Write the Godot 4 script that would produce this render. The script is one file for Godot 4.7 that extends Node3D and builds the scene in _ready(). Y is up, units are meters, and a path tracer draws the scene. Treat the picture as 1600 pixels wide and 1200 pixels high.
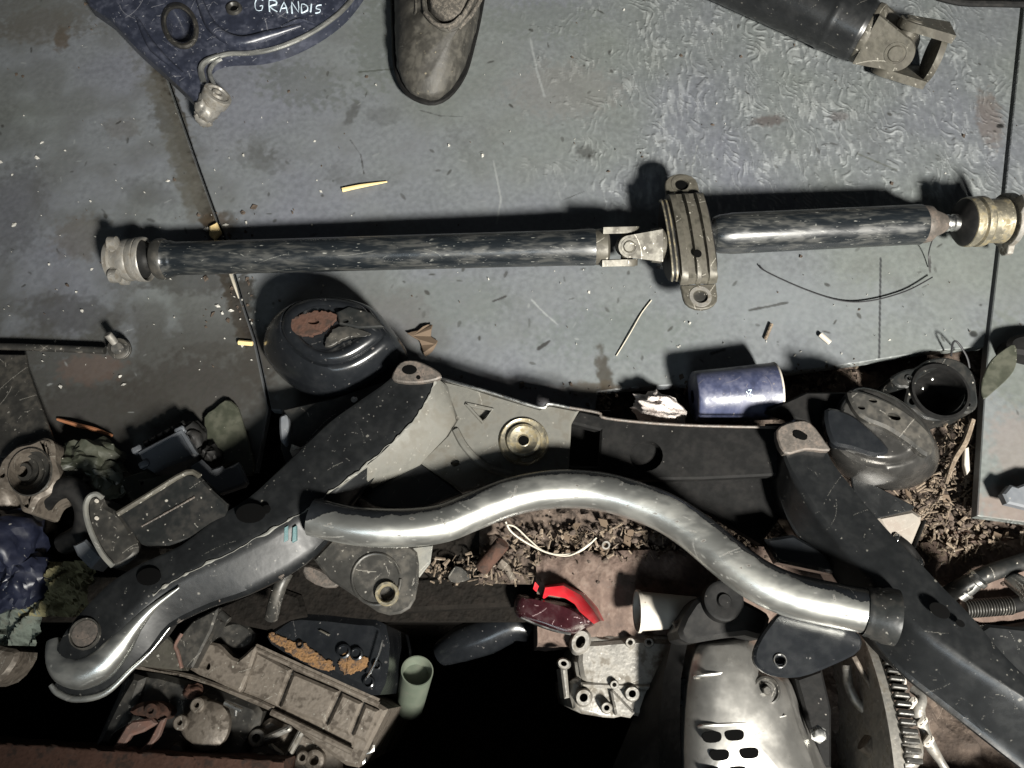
extends Node3D

# ---------------------------------------------------------------- camera, light, air
const LENS := 1286.7            # focal length in photograph pixels (vertical angle 50 degrees)
var eye := Vector3(0, 1.209, 0.440)
var gaze := Basis(Vector3.RIGHT, deg_to_rad(-70.0))
var M := {}
var rng := RandomNumberGenerator.new()


func _ready() -> void:
	rng.seed = 7
	var cam := Camera3D.new()
	cam.name = "camera"
	cam.fov = 50.0
	cam.near = 0.05
	cam.far = 60.0
	cam.transform = Transform3D(gaze, eye)
	add_child(cam)
	var env := Environment.new()
	env.background_mode = Environment.BG_COLOR
	env.background_color = Color(0.026, 0.029, 0.032).linear_to_srgb()
	env.tonemap_mode = Environment.TONE_MAPPER_LINEAR
	env.tonemap_exposure = 1.0
	env.sdfgi_enabled = true
	env.ssao_enabled = true
	env.ssil_enabled = true
	var we := WorldEnvironment.new()
	we.name = "surroundings"
	we.environment = env
	add_child(we)
	# the hand lamp that throws the hard shadows, beyond the frame on the near side
	var key := SpotLight3D.new()
	key.name = "work_lamp"
	key.light_energy = 48.0
	key.light_color = Color(1.0, 0.985, 0.95)
	key.light_size = 0.2
	key.spot_range = 12.0
	key.spot_attenuation = 2.0
	key.spot_angle = 25.0
	key.spot_angle_attenuation = 1.0
	key.shadow_enabled = true
	add_child(key)
	key.look_at_from_position(Vector3(1.22, 2.30, 2.10), Vector3(0.24, 0, -0.36))
	# added soft bluish fill light from the near side, its source unseen
	var door := AreaLight3D.new()
	door.name = "fill_light"
	door.area_size = Vector2(0.9, 0.5)
	door.light_energy = 1.0
	door.light_color = Color(0.88, 0.95, 1.0)
	door.area_range = 12.0
	door.shadow_enabled = true
	add_child(door)
	door.look_at_from_position(Vector3(-0.25, 2.0, 1.9), Vector3(0, 0, 0))
	make_materials()
	build_ground()
	build_floor_dirt()
	build_subframe()
	build_shaft()
	build_top_parts()
	build_scrap_by_the_gap()
	build_left_scrap()
	build_pit_scrap()


# ---------------------------------------------------------------- from the photograph's pixels to places
func W(px: float, py: float, y: float) -> Vector3:
	var d := gaze * Vector3(px - 800.0, 600.0 - py, -LENS)
	return eye + d * ((y - eye.y) / d.y)


func S(p: Vector3) -> float:     # metres per photograph pixel at a place
	return -(gaze.inverse() * (p - eye)).z / LENS


func pp(flat: Array, y: float) -> PackedVector3Array:
	var o := PackedVector3Array()
	for i in range(0, flat.size(), 2):
		o.append(W(flat[i], flat[i + 1], y))
	return o


func line3(flat: Array) -> PackedVector3Array:    # px, py, height triples
	var o := PackedVector3Array()
	for i in range(0, flat.size(), 3):
		o.append(W(flat[i], flat[i + 1], flat[i + 2]))
	return o


func curve(flat: Array, k := 4) -> Array:         # closed Catmull-Rom through the points
	var n := flat.size() / 2
	var o := []
	for i in n:
		var a := Vector2(flat[((i + n - 1) % n) * 2], flat[((i + n - 1) % n) * 2 + 1])
		var b := Vector2(flat[i * 2], flat[i * 2 + 1])
		var c := Vector2(flat[((i + 1) % n) * 2], flat[((i + 1) % n) * 2 + 1])
		var d := Vector2(flat[((i + 2) % n) * 2], flat[((i + 2) % n) * 2 + 1])
		for j in k:
			var p := b.cubic_interpolate(c, a, d, float(j) / k)
			o.append(p.x)
			o.append(p.y)
	return o


func ell(cx: float, cy: float, rx: float, ry: float, turn := 0.0, n := 20) -> Array:
	var o := []
	for i in n:
		var p := Vector2(cos(TAU * i / n) * rx, sin(TAU * i / n) * ry).rotated(deg_to_rad(turn))
		o.append(cx + p.x)
		o.append(cy + p.y)
	return o


func shrink(flat: Array, k: float, dx := 0.0, dy := 0.0) -> Array:
	var c := Vector2()
	for i in range(0, flat.size(), 2):
		c += Vector2(flat[i], flat[i + 1])
	c /= flat.size() / 2
	var o := []
	for i in range(0, flat.size(), 2):
		o.append(c.x + (flat[i] - c.x) * k + dx)
		o.append(c.y + (flat[i + 1] - c.y) * k + dy)
	return o


func resample(flat: Array, n: int) -> Array:
	var m := flat.size() / 2
	var total := 0.0
	var acc := [0.0]
	for i in m:
		var a := Vector2(flat[i * 2], flat[i * 2 + 1])
		var b := Vector2(flat[((i + 1) % m) * 2], flat[((i + 1) % m) * 2 + 1])
		total += a.distance_to(b)
		acc.append(total)
	var o := []
	var s := 0
	for i in n:
		var t := total * i / n
		while s < m - 1 and acc[s + 1] < t:
			s += 1
		var a := Vector2(flat[s * 2], flat[s * 2 + 1])
		var b := Vector2(flat[((s + 1) % m) * 2], flat[((s + 1) % m) * 2 + 1])
		var p := a.lerp(b, (t - acc[s]) / maxf(acc[s + 1] - acc[s], 1e-6))
		o.append(p.x)
		o.append(p.y)
	return o


# ---------------------------------------------------------------- shapes: a soup of triangles, smoothed by angle
class MB:
	var v := PackedVector3Array()

	func tri(a: Vector3, b: Vector3, c: Vector3) -> void:
		v.append(a)
		v.append(b)
		v.append(c)

	func quad(a: Vector3, b: Vector3, c: Vector3, d: Vector3) -> void:
		tri(a, b, c)
		tri(a, c, d)

	func fan(ring: PackedVector3Array, flip := false) -> void:
		var c := Vector3()
		for p in ring:
			c += p
		c /= ring.size()
		for i in ring.size():
			var p := ring[i]
			var q := ring[(i + 1) % ring.size()]
			if flip:
				tri(c, q, p)
			else:
				tri(c, p, q)

	func loft(rs: Array, closed := true, cap0 := false, cap1 := false) -> void:
		for i in rs.size() - 1:
			var a: PackedVector3Array = rs[i]
			var b: PackedVector3Array = rs[i + 1]
			var n := a.size()
			for j in (n if closed else n - 1):
				quad(a[j], a[(j + 1) % n], b[(j + 1) % n], b[j])
		if cap0:
			fan(rs[0], true)
		if cap1:
			fan(rs[-1])

	func lathe(at: Vector3, along: Vector3, prof: Array, seg := 28, cap := true, from := 0.0, sweep := TAU) -> void:
		var x := along.normalized()
		var u := x.cross(Vector3.UP if absf(x.y) < 0.9 else Vector3.RIGHT).normalized()
		var w := x.cross(u)
		var rs := []
		var whole := sweep > TAU - 0.001
		for p in prof:
			var ring := PackedVector3Array()
			for j in (seg if whole else seg + 1):
				var t := from + sweep * j / seg
				ring.append(at + x * float(p[0]) + (u * cos(t) + w * sin(t)) * float(p[1]))
			rs.append(ring)
		loft(rs, whole, cap and whole and float(prof[0][1]) > 1e-5, cap and whole and float(prof[-1][1]) > 1e-5)

	func rod(a: Vector3, b: Vector3, r: float, seg := 12, bev := 0.0) -> void:
		var l := a.distance_to(b)
		if bev > 0.0:
			lathe(a, b - a, [[0, r - bev], [bev, r], [l - bev, r], [l, r - bev]], seg)
		else:
			lathe(a, b - a, [[0, r], [l, r]], seg)

	func tube(path: PackedVector3Array, r: Variant, seg := 12, sub := 4, cap := true) -> void:
		var pts := PackedVector3Array()
		var rad := PackedFloat32Array()
		var n := path.size()
		for i in n - 1:
			for j in sub:
				var t := float(j) / sub
				pts.append(path[i].cubic_interpolate(path[i + 1], path[maxi(i - 1, 0)], path[mini(i + 2, n - 1)], t))
				rad.append(lerpf(r[i], r[i + 1], t) if r is Array else float(r))
		pts.append(path[n - 1])
		rad.append(r[n - 1] if r is Array else float(r))
		var d0 := (pts[1] - pts[0]).normalized()
		var u := d0.cross(Vector3.UP if absf(d0.y) < 0.9 else Vector3.RIGHT).normalized()
		var rs := []
		for i in pts.size():
			var d := (pts[mini(i + 1, pts.size() - 1)] - pts[maxi(i - 1, 0)]).normalized()
			u = (u - d * u.dot(d)).normalized()
			var w := d.cross(u)
			var ring := PackedVector3Array()
			for j in seg:
				ring.append(pts[i] + (u * cos(TAU * j / seg) + w * sin(TAU * j / seg)) * rad[i])
			rs.append(ring)
		loft(rs, true, cap, cap)

	func box(at: Vector3, b: Basis, size: Vector3, bev := 0.002) -> void:
		var rs := []
		var h := size * 0.5
		for s in [[-h.y, bev], [-h.y + bev, 0.0], [h.y - bev, 0.0], [h.y, bev]]:
			var x: float = h.x - s[1]
			var z: float = h.z - s[1]
			var ring := PackedVector3Array()
			for c in [[-x, -z + bev], [-x + bev, -z], [x - bev, -z], [x, -z + bev], [x, z - bev], [x - bev, z], [-x + bev, z], [-x, z - bev]]:
				ring.append(at + b * Vector3(c[0], s[0], c[1]))
			rs.append(ring)
		loft(rs, true, true, true)

	func blob(at: Vector3, radii: Vector3, noise: FastNoiseLite, amp: float, nu := 18, nv := 12, b := Basis()) -> void:
		var rs := []
		for i in nv + 1:
			var ring := PackedVector3Array()
			var th := PI * i / nv
			for j in nu:
				var d := Vector3(sin(th) * cos(TAU * j / nu), cos(th), sin(th) * sin(TAU * j / nu))
				var k := 1.0 + amp * noise.get_noise_3dv(d * 100.0 + at * 1000.0)
				ring.append(at + b * (d * radii * k))
			rs.append(ring)
		loft(rs)

	static func area(p: PackedVector2Array) -> float:
		var a := 0.0
		for i in p.size():
			a += p[i].cross(p[(i + 1) % p.size()])
		return a * 0.5

	static func clip(p: PackedVector2Array) -> PackedInt32Array:    # ears of a counter-clockwise polygon
		var o := PackedInt32Array()
		var ix := range(p.size())
		var guard := 0
		while ix.size() > 3 and guard < 4000:
			guard += 1
			var found := false
			for k in ix.size():
				var a: int = ix[(k + ix.size() - 1) % ix.size()]
				var b: int = ix[k]
				var c: int = ix[(k + 1) % ix.size()]
				if (p[b] - p[a]).cross(p[c] - p[b]) <= 1e-14:
					continue
				var inside := false
				for q in ix:
					if q == a or q == b or q == c or p[q] == p[a] or p[q] == p[b] or p[q] == p[c]:
						continue
					if (p[b] - p[a]).cross(p[q] - p[a]) >= 0 and (p[c] - p[b]).cross(p[q] - p[b]) >= 0 and (p[a] - p[c]).cross(p[q] - p[c]) >= 0:
						inside = true
						break
				if not inside:
					o.append_array([a, b, c])
					ix.remove_at(k)
					found = true
					break
			if not found:
				ix.remove_at(0)
		if ix.size() == 3:
			o.append_array([ix[0], ix[1], ix[2]])
		return o

	func face(outer: PackedVector3Array, holes: Array) -> void:
		var pts := PackedVector3Array(outer)
		var p := PackedVector2Array()
		for q in pts:
			p.append(Vector2(q.x, q.z))
		if area(p) < 0:
			p.reverse()
			pts.reverse()
		for h0 in holes:
			var h := PackedVector3Array(h0)
			var hp := PackedVector2Array()
			for q in h:
				hp.append(Vector2(q.x, q.z))
			if area(hp) > 0:
				hp.reverse()
				h.reverse()
			var best := INF
			var bi := 0
			var bj := 0
			for i in p.size():
				for j in hp.size():
					var d := p[i].distance_squared_to(hp[j])
					if d < best:
						var crossed := false
						for k in p.size():
							if k != i and (k + 1) % p.size() != i and Geometry2D.segment_intersects_segment(p[i], hp[j], p[k], p[(k + 1) % p.size()]) != null:
								crossed = true
								break
						if not crossed:
							best = d
							bi = i
							bj = j
			var np := p.slice(0, bi + 1)
			var n3 := pts.slice(0, bi + 1)
			for k in hp.size() + 1:
				np.append(hp[(bj + k) % hp.size()])
				n3.append(h[(bj + k) % hp.size()])
			np.append_array(p.slice(bi))
			n3.append_array(pts.slice(bi))
			p = np
			pts = n3
		var t := clip(p)
		for i in range(0, t.size(), 3):
			tri(pts[t[i]], pts[t[i + 1]], pts[t[i + 2]])

	static func inset(ring: PackedVector3Array, by: float) -> PackedVector3Array:
		var p := PackedVector2Array()
		for q in ring:
			p.append(Vector2(q.x, q.z))
		var sgn := signf(area(p))
		var o := PackedVector3Array()
		var n := p.size()
		for i in n:
			var e0 := (p[i] - p[(i + n - 1) % n]).normalized()
			var e1 := (p[(i + 1) % n] - p[i]).normalized()
			var m := Vector2(-e0.y - e1.y, e0.x + e1.x) * sgn
			m = m.normalized() * by / maxf(0.4, m.length() * 0.5) if m.length() > 1e-6 else Vector2()
			o.append(ring[i] + Vector3(m.x, 0, m.y))
		return o

	func slab(outer: PackedVector3Array, thick: float, bev := 0.002, holes := []) -> void:    # the outline is the top edge
		var low := PackedVector3Array()
		var mid := PackedVector3Array()
		for q in outer:
			low.append(q + Vector3(0, -thick, 0))
			mid.append(q + Vector3(0, -bev, 0))
		var top := inset(outer, bev)
		loft([low, mid, top])
		face(top, holes)
		face(low, [])
		for h in holes:
			var hl := PackedVector3Array()
			for q in h:
				hl.append(q + Vector3(0, -thick, 0))
			loft([h, hl])

	func bend(f: Callable) -> void:
		for i in v.size():
			v[i] = f.call(v[i])

	func mesh(at: Vector3, sharp: float) -> ArrayMesh:
		var nf := v.size() / 3
		var fn := PackedVector3Array()
		var un := PackedVector3Array()
		var who := {}
		var keys := []
		keys.resize(v.size())
		for f in nf:
			var n := (v[f * 3 + 2] - v[f * 3]).cross(v[f * 3 + 1] - v[f * 3])
			fn.append(n)
			un.append(n.normalized())
			for k in 3:
				var key := Vector3i((v[f * 3 + k] * 20000.0).round())
				keys[f * 3 + k] = key
				if who.has(key):
					who[key].append(f)
				else:
					who[key] = [f]
		var norm := PackedVector3Array()
		var limit := cos(deg_to_rad(sharp))
		for i in v.size():
			var f := i / 3
			var s := Vector3()
			for g in who[keys[i]]:
				if un[f].dot(un[g]) > limit:
					s += fn[g]
			norm.append(s.normalized() if s.length_squared() > 1e-20 else Vector3.UP)
		var local := PackedVector3Array()
		for p in v:
			local.append(p - at)
		var arrays := []
		arrays.resize(Mesh.ARRAY_MAX)
		arrays[Mesh.ARRAY_VERTEX] = local
		arrays[Mesh.ARRAY_NORMAL] = norm
		var m := ArrayMesh.new()
		m.add_surface_from_arrays(Mesh.PRIMITIVE_TRIANGLES, arrays)
		return m


# ---------------------------------------------------------------- things, parts, pieces of the setting
var taken := {}


func numbered(called: String) -> String:
	var n: int = taken.get(called, 0)
	taken[called] = n + 1
	return called if n == 0 else "%s_%03d" % [called, n]


func thing(called: String, label: String, category: String, at: Vector3, group := "") -> Node3D:
	var o := Node3D.new()
	o.name = numbered(called)
	o.position = at
	add_child(o)
	tag(o, label, category, group)
	return o


func tag(o: Node3D, label: String, category: String, group := "") -> void:
	o.set_meta("label", label)
	o.set_meta("category", category)
	if group:
		o.set_meta("group", group)


func where(o: Node) -> Vector3:
	var p := Vector3()
	while o is Node3D and o != self:
		p += (o as Node3D).position
		o = o.get_parent()
	return p


func part(mb: MB, called: String, mat: String, parent: Node3D, label := "", sharp := 38.0) -> MeshInstance3D:
	var o := MeshInstance3D.new()
	var at := where(parent)
	o.mesh = mb.mesh(at, sharp)
	o.material_override = null
	o.mesh.surface_set_material(0, M[mat])
	var n := 0
	var nm := called
	while parent.has_node(NodePath(nm)):
		n += 1
		nm = "%s_%03d" % [called, n]
	o.name = nm
	parent.add_child(o)
	if label:
		o.set_meta("label", label)
	return o


func single(mb: MB, called: String, mat: String, label: String, category: String, group := "", sharp := 38.0) -> MeshInstance3D:
	var o := MeshInstance3D.new()
	var at := mb.v[0]
	var low := INF
	var c := Vector3()
	for p in mb.v:
		c += p
		low = minf(low, p.y)
	at = c / mb.v.size()
	at.y = low
	o.mesh = mb.mesh(at, sharp)
	o.mesh.surface_set_material(0, M[mat])
	o.position = at
	o.name = numbered(called)
	add_child(o)
	if category:
		tag(o, label, category, group)
	return o


func ground(mb: MB, called: String, mat: String, kind := "structure", sharp := 60.0) -> MeshInstance3D:
	var o := single(mb, called, mat, "", "", "", sharp)
	o.set_meta("kind", kind)
	return o


func slab_px(mb: MB, flat: Array, top: float, low: float, bev := 0.002, holes := []) -> void:
	var hs := []
	for h in holes:
		hs.append(pp(h, top))
	mb.slab(pp(flat, top), top - low, bev, hs)


func dome_px(mb: MB, rings: Array, n := 40, cap := true) -> void:    # rings of [pixels, height]
	var rs := []
	for r in rings:
		rs.append(pp(resample(r[0], n), r[1]))
	mb.loft(rs, true, false, cap)


func turned(mb: MB, a: Vector3, b: Vector3, xa: float, xb: float, prof: Array, seg := 32) -> void:    # a lathe whose stations are photograph columns
	var p := []
	var l := a.distance_to(b)
	for q in prof:
		var t: float = (float(q[0]) - xa) / (xb - xa)
		p.append([t * l, float(q[1]) * S(a.lerp(b, t))])
	mb.lathe(a, b - a, p, seg)


func noise(s: int, f: float, kind := FastNoiseLite.TYPE_SIMPLEX_SMOOTH, octaves := 3) -> FastNoiseLite:
	var n := FastNoiseLite.new()
	n.seed = s
	n.frequency = f
	n.noise_type = kind
	n.fractal_octaves = octaves
	return n


# ---------------------------------------------------------------- materials
const SIDE := 320
var cloudy: PackedByteArray
var fine: PackedByteArray
var marks := PackedByteArray()
var speck: PackedByteArray


func seamless(s: int, f: float, octaves: int, ridged := false) -> PackedByteArray:
	var n := noise(s, f, FastNoiseLite.TYPE_SIMPLEX_SMOOTH, octaves)
	if ridged:
		n.fractal_type = FastNoiseLite.FRACTAL_RIDGED
	var im := n.get_seamless_image(SIDE, SIDE)
	im.convert(Image.FORMAT_L8)
	return im.get_data()


# scratches and nicks: short strokes and dots of random strength, wrapping at the edges
func draw_marks() -> void:
	marks.resize(SIDE * SIDE)
	for n in 110:
		var p := Vector2(rng.randf() * SIDE, rng.randf() * SIDE)
		var d := Vector2.from_angle(rng.randf() * TAU)
		var bow := rng.randf_range(-0.02, 0.02)
		var hard := rng.randf_range(0.2, 1.0)
		for q in int(rng.randf_range(4, 14) if n % 4 else rng.randf_range(14, 70)):
			var at := posmod(int(p.y), SIDE) * SIDE + posmod(int(p.x), SIDE)
			marks[at] = maxi(marks[at], int(255 * hard * rng.randf_range(0.5, 1.0)))
			p += d
			d = d.rotated(bow)
	for n in 230:
		var p := Vector2(rng.randf() * SIDE, rng.randf() * SIDE)
		var r := rng.randf_range(0.4, 1.2) if n % 9 else rng.randf_range(1.0, 2.4)
		var hard := rng.randf_range(0.2, 1.0)
		for y in range(-4, 5):
			for x in range(-4, 5):
				if Vector2(x, y).length() + rng.randf_range(-0.6, 0.6) < r:
					var at := posmod(int(p.y) + y, SIDE) * SIDE + posmod(int(p.x) + x, SIDE)
					marks[at] = maxi(marks[at], int(255 * hard))


# base, dust and chip are linear colours of the surface itself
func worn(called: String, base: Color, how: Dictionary) -> void:
	var dust: Color = how.get("dust", Color(0.16, 0.14, 0.115))
	var chip: Color = how.get("chip", Color(0.3, 0.28, 0.25))
	var amount: float = how.get("dusty", 0.3)
	var chipped: float = how.get("chipped", 0.12)
	var tone: float = how.get("tone", 0.35)
	var r0: float = how.get("rough", 0.45)
	var r1: float = how.get("rough_dust", 0.85)
	var r2: float = how.get("rough_chip", 0.4)
	var m0: float = how.get("metal", 0.0)
	var m2: float = how.get("metal_chip", m0)
	var shift: int = how.get("shift", 0)
	var albedo := PackedByteArray()
	var orm := PackedByteArray()
	albedo.resize(SIDE * SIDE * 3)
	orm.resize(SIDE * SIDE * 3)
	var total := SIDE * SIDE
	for i in total:
		var k := (i + shift * 997) % total
		var a := cloudy[k] / 255.0
		var b := fine[i] / 255.0
		var d := minf(0.96, amount * (0.3 * smoothstep(0.35, 0.75, a) + 1.0 * smoothstep(0.40, 0.72, b * 0.6 + a * 0.4) * smoothstep(0.2, 0.6, a)))
		var g := smoothstep(1.0 - chipped * 6.0, 1.15 - chipped * 6.0, marks[k] / 255.0) if chipped > 0.0 else 0.0
		var col := base * (1.0 + tone * 1.2 * ((a - 0.5) * 0.9 + (b - 0.5) * 0.9))
		col = col.lerp(dust, d).lerp(chip, g).linear_to_srgb()
		albedo[i * 3] = int(clampf(col.r, 0, 1) * 255)
		albedo[i * 3 + 1] = int(clampf(col.g, 0, 1) * 255)
		albedo[i * 3 + 2] = int(clampf(col.b, 0, 1) * 255)
		orm[i * 3] = 255
		orm[i * 3 + 1] = int(clampf(lerpf(lerpf(r0 * (0.9 + 0.25 * a), r1, d), r2, g), 0.05, 1) * 255)
		orm[i * 3 + 2] = int(clampf(lerpf(m0 * (1.0 - 0.6 * d), m2, g), 0, 1) * 255)
	var m := ORMMaterial3D.new()
	m.resource_name = called
	m.albedo_texture = ImageTexture.create_from_image(Image.create_from_data(SIDE, SIDE, false, Image.FORMAT_RGB8, albedo))
	m.orm_texture = ImageTexture.create_from_image(Image.create_from_data(SIDE, SIDE, false, Image.FORMAT_RGB8, orm))
	m.uv1_triplanar = true
	m.uv1_world_triplanar = how.get("world", false)
	m.uv1_triplanar_sharpness = 6.0
	m.uv1_scale = Vector3.ONE / float(how.get("tile", 0.27)) * (how.get("along", Vector3.ONE) as Vector3)
	m.cull_mode = BaseMaterial3D.CULL_DISABLED
	m.metallic_specular = how.get("spec", 0.5)
	var bump: float = how.get("bump", 0.03)
	if bump > 0.0:
		m.heightmap_enabled = true
		m.heightmap_texture = relief
		m.heightmap_scale = bump
	if how.has("coat"):
		m.clearcoat_enabled = true
		m.clearcoat = how.coat
		m.clearcoat_roughness = how.get("coat_rough", 0.15)
	M[called] = m


var relief: ImageTexture


func plain(called: String, base: Color, rough: float, metal := 0.0) -> StandardMaterial3D:
	var m := StandardMaterial3D.new()
	m.resource_name = called
	m.albedo_color = base.linear_to_srgb()
	m.roughness = rough
	m.metallic = metal
	m.cull_mode = BaseMaterial3D.CULL_DISABLED
	M[called] = m
	return m


func make_materials() -> void:
	cloudy = seamless(11, 0.016, 5)
	fine = seamless(23, 0.06, 4)
	draw_marks()
	speck = seamless(51, 0.09, 2)
	var h := PackedByteArray()
	h.resize(SIDE * SIDE)
	for i in SIDE * SIDE:
		h[i] = int(fine[i] * 0.6 + speck[i] * 0.4)
	relief = ImageTexture.create_from_image(Image.create_from_data(SIDE, SIDE, false, Image.FORMAT_L8, h))
	worn("black_paint", Color(0.0085, 0.0092, 0.0098), {"dust": Color(0.035, 0.034, 0.031), "dusty": 0.05, "chipped": 0.07, "spec": 0.5, "rough": 0.30, "chip": Color(0.095, 0.09, 0.08), "tone": 0.3, "bump": 0.012})
	worn("dirty_black_paint", Color(0.012, 0.013, 0.013), {"dusty": 0.14, "chipped": 0.08, "spec": 0.4, "rough": 0.38, "dust": Color(0.06, 0.05, 0.04), "bump": 0.03, "shift": 40})
	worn("satin_black", Color(0.0085, 0.0092, 0.0098), {"dust": Color(0.035, 0.034, 0.031), "dusty": 0.05, "chipped": 0.07, "spec": 0.3, "rough": 0.36, "chip": Color(0.11, 0.105, 0.095), "tone": 0.35, "bump": 0.012, "shift": 25})
	worn("dusty_black_paint", Color(0.008, 0.010, 0.012), {"dusty": 0.5, "chipped": 0.10, "spec": 0.5, "rough": 0.27, "rough_dust": 0.5, "dust": Color(0.05, 0.05, 0.046), "chip": Color(0.18, 0.18, 0.165), "tone": 0.3, "bump": 0.012, "tile": 0.11, "along": Vector3(0.22, 1, 1), "shift": 55})
	worn("turquoise_paint", Color(0.07, 0.13, 0.135), {"dusty": 0.3, "chipped": 0.1, "chip": Color(0.02, 0.02, 0.02), "dust": Color(0.05, 0.07, 0.07), "rough": 0.6, "tile": 0.05})
	worn("warm_box", Color(0.22, 0.20, 0.175), {"dusty": 0.4, "chipped": 0.06, "rough": 0.55, "dust": Color(0.15, 0.12, 0.10), "tone": 0.2, "bump": 0.02})
	worn("gloss_black", Color(0.008, 0.009, 0.0105), {"dust": Color(0.035, 0.034, 0.031), "dusty": 0.04, "chipped": 0.05, "spec": 0.5, "rough": 0.22, "tone": 0.25, "chip": Color(0.10, 0.095, 0.09), "bump": 0.006, "shift": 77})
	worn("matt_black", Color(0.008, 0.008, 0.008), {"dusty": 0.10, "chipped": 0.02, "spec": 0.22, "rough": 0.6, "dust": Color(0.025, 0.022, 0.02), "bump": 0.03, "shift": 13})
	worn("rubber", Color(0.009, 0.009, 0.009), {"spec": 0.3, "dusty": 0.12, "chipped": 0.0, "rough": 0.55, "dust": Color(0.05, 0.045, 0.04), "bump": 0.02})
	worn("worn_tube", Color(0.46, 0.465, 0.44), {"dusty": 0.12, "chipped": 0.10, "chip": Color(0.06, 0.055, 0.05), "dust": Color(0.22, 0.20, 0.15), "along": Vector3(0.5, 1, 1), "rough": 0.31, "rough_dust": 0.5, "rough_chip": 0.4, "metal": 0.92, "metal_chip": 0.0, "tone": 0.2, "bump": 0.012, "shift": 5})
	worn("beige_steel", Color(0.090, 0.084, 0.068), {"dusty": 0.8, "chipped": 0.11, "chip": Color(0.42, 0.40, 0.35), "rough": 0.45, "rough_dust": 0.7, "metal": 0.35, "bump": 0.03, "dust": Color(0.048, 0.043, 0.034), "tone": 0.7, "shift": 90})
	worn("grey_steel", Color(0.19, 0.19, 0.175), {"dusty": 0.3, "chipped": 0.1, "chip": Color(0.4, 0.39, 0.36), "rough": 0.42, "metal": 0.3, "dust": Color(0.15, 0.135, 0.105), "bump": 0.015, "shift": 61})
	worn("dark_steel", Color(0.04, 0.039, 0.036), {"dusty": 0.3, "chipped": 0.12, "rough": 0.4, "metal": 0.4, "bump": 0.03, "dust": Color(0.08, 0.07, 0.055), "shift": 31})
	worn("cast_aluminium", Color(0.25, 0.24, 0.22), {"dusty": 0.7, "chipped": 0.08, "rough": 0.46, "metal": 0.55, "dust": Color(0.10, 0.088, 0.07), "chip": Color(0.5, 0.48, 0.45), "bump": 0.05, "tile": 0.22})
	worn("dirty_aluminium", Color(0.155, 0.132, 0.108), {"dusty": 0.85, "chipped": 0.08, "rough": 0.5, "metal": 0.3, "dust": Color(0.05, 0.04, 0.03), "chip": Color(0.33, 0.32, 0.28), "bump": 0.06, "tile": 0.22, "shift": 22})
	worn("bright_aluminium", Color(0.42, 0.41, 0.385), {"dusty": 0.04, "chipped": 0.05, "rough": 0.36, "metal": 0.9, "tone": 0.12, "bump": 0.008, "dust": Color(0.3, 0.28, 0.24)})
	worn("polished_steel", Color(0.55, 0.55, 0.53), {"dusty": 0.1, "chipped": 0.08, "rough": 0.24, "metal": 1.0, "tone": 0.2, "bump": 0.005, "chip": Color(0.12, 0.1, 0.08)})
	worn("brass_steel", Color(0.23, 0.212, 0.165), {"dusty": 0.7, "chipped": 0.1, "rough": 0.36, "metal": 0.7, "dust": Color(0.16, 0.13, 0.07), "chip": Color(0.6, 0.55, 0.42), "bump": 0.02, "tile": 0.16})
	worn("rust", Color(0.060, 0.032, 0.023), {"dusty": 0.8, "chipped": 0.1, "rough": 0.85, "spec": 0.3, "dust": Color(0.03, 0.02, 0.016), "chip": Color(0.03, 0.02, 0.016), "bump": 0.1, "tile": 0.2})
	worn("pink_rust", Color(0.12, 0.075, 0.06), {"dusty": 0.4, "chipped": 0.12, "rough": 0.7, "dust": Color(0.14, 0.06, 0.04), "chip": Color(0.3, 0.22, 0.18), "bump": 0.05, "tile": 0.2, "shift": 44})
	worn("orange_crust", Color(0.17, 0.09, 0.033), {"dusty": 0.95, "chipped": 0.13, "tone": 0.8, "rough": 0.9, "dust": Color(0.05, 0.03, 0.018), "chip": Color(0.03, 0.02, 0.014), "bump": 0.12, "tile": 0.10})
	worn("blue_black_paint", Color(0.020, 0.023, 0.035), {"dusty": 0.22, "chipped": 0.12, "rough": 0.3, "dust": Color(0.085, 0.09, 0.115), "chip": Color(0.2, 0.2, 0.21), "bump": 0.02, "shift": 9})
	worn("blue_grey_plastic", Color(0.036, 0.042, 0.078), {"along": Vector3(1, 0.3, 1), "dusty": 0.3, "chipped": 0.12, "rough": 0.36, "dust": Color(0.075, 0.075, 0.10), "chip": Color(0.12, 0.11, 0.12), "tone": 0.5, "bump": 0.02, "tile": 0.2})
	worn("grey_box", Color(0.10, 0.108, 0.12), {"dusty": 0.25, "chipped": 0.06, "rough": 0.5, "dust": Color(0.1, 0.1, 0.1), "bump": 0.02, "tone": 0.2, "shift": 70})
	worn("olive_plastic", Color(0.030, 0.033, 0.022), {"dusty": 0.3, "chipped": 0.05, "rough": 0.55, "dust": Color(0.07, 0.068, 0.05), "bump": 0.02})
	worn("cream_plastic", Color(0.40, 0.37, 0.325), {"dusty": 0.2, "chipped": 0.05, "rough": 0.5, "dust": Color(0.3, 0.27, 0.22), "chip": Color(0.16, 0.13, 0.1), "tone": 0.12, "bump": 0.02})
	worn("green_plastic", Color(0.10, 0.118, 0.09), {"dusty": 0.15, "chipped": 0.04, "rough": 0.5, "tone": 0.12, "bump": 0.01, "chip": Color(0.12, 0.12, 0.1)})
	worn("leather", Color(0.030, 0.028, 0.024), {"dusty": 0.45, "chipped": 0.05, "rough": 0.55, "rough_dust": 0.8, "dust": Color(0.075, 0.07, 0.058), "chip": Color(0.16, 0.14, 0.10), "tone": 0.3, "bump": 0.04, "tile": 0.24})
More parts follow.
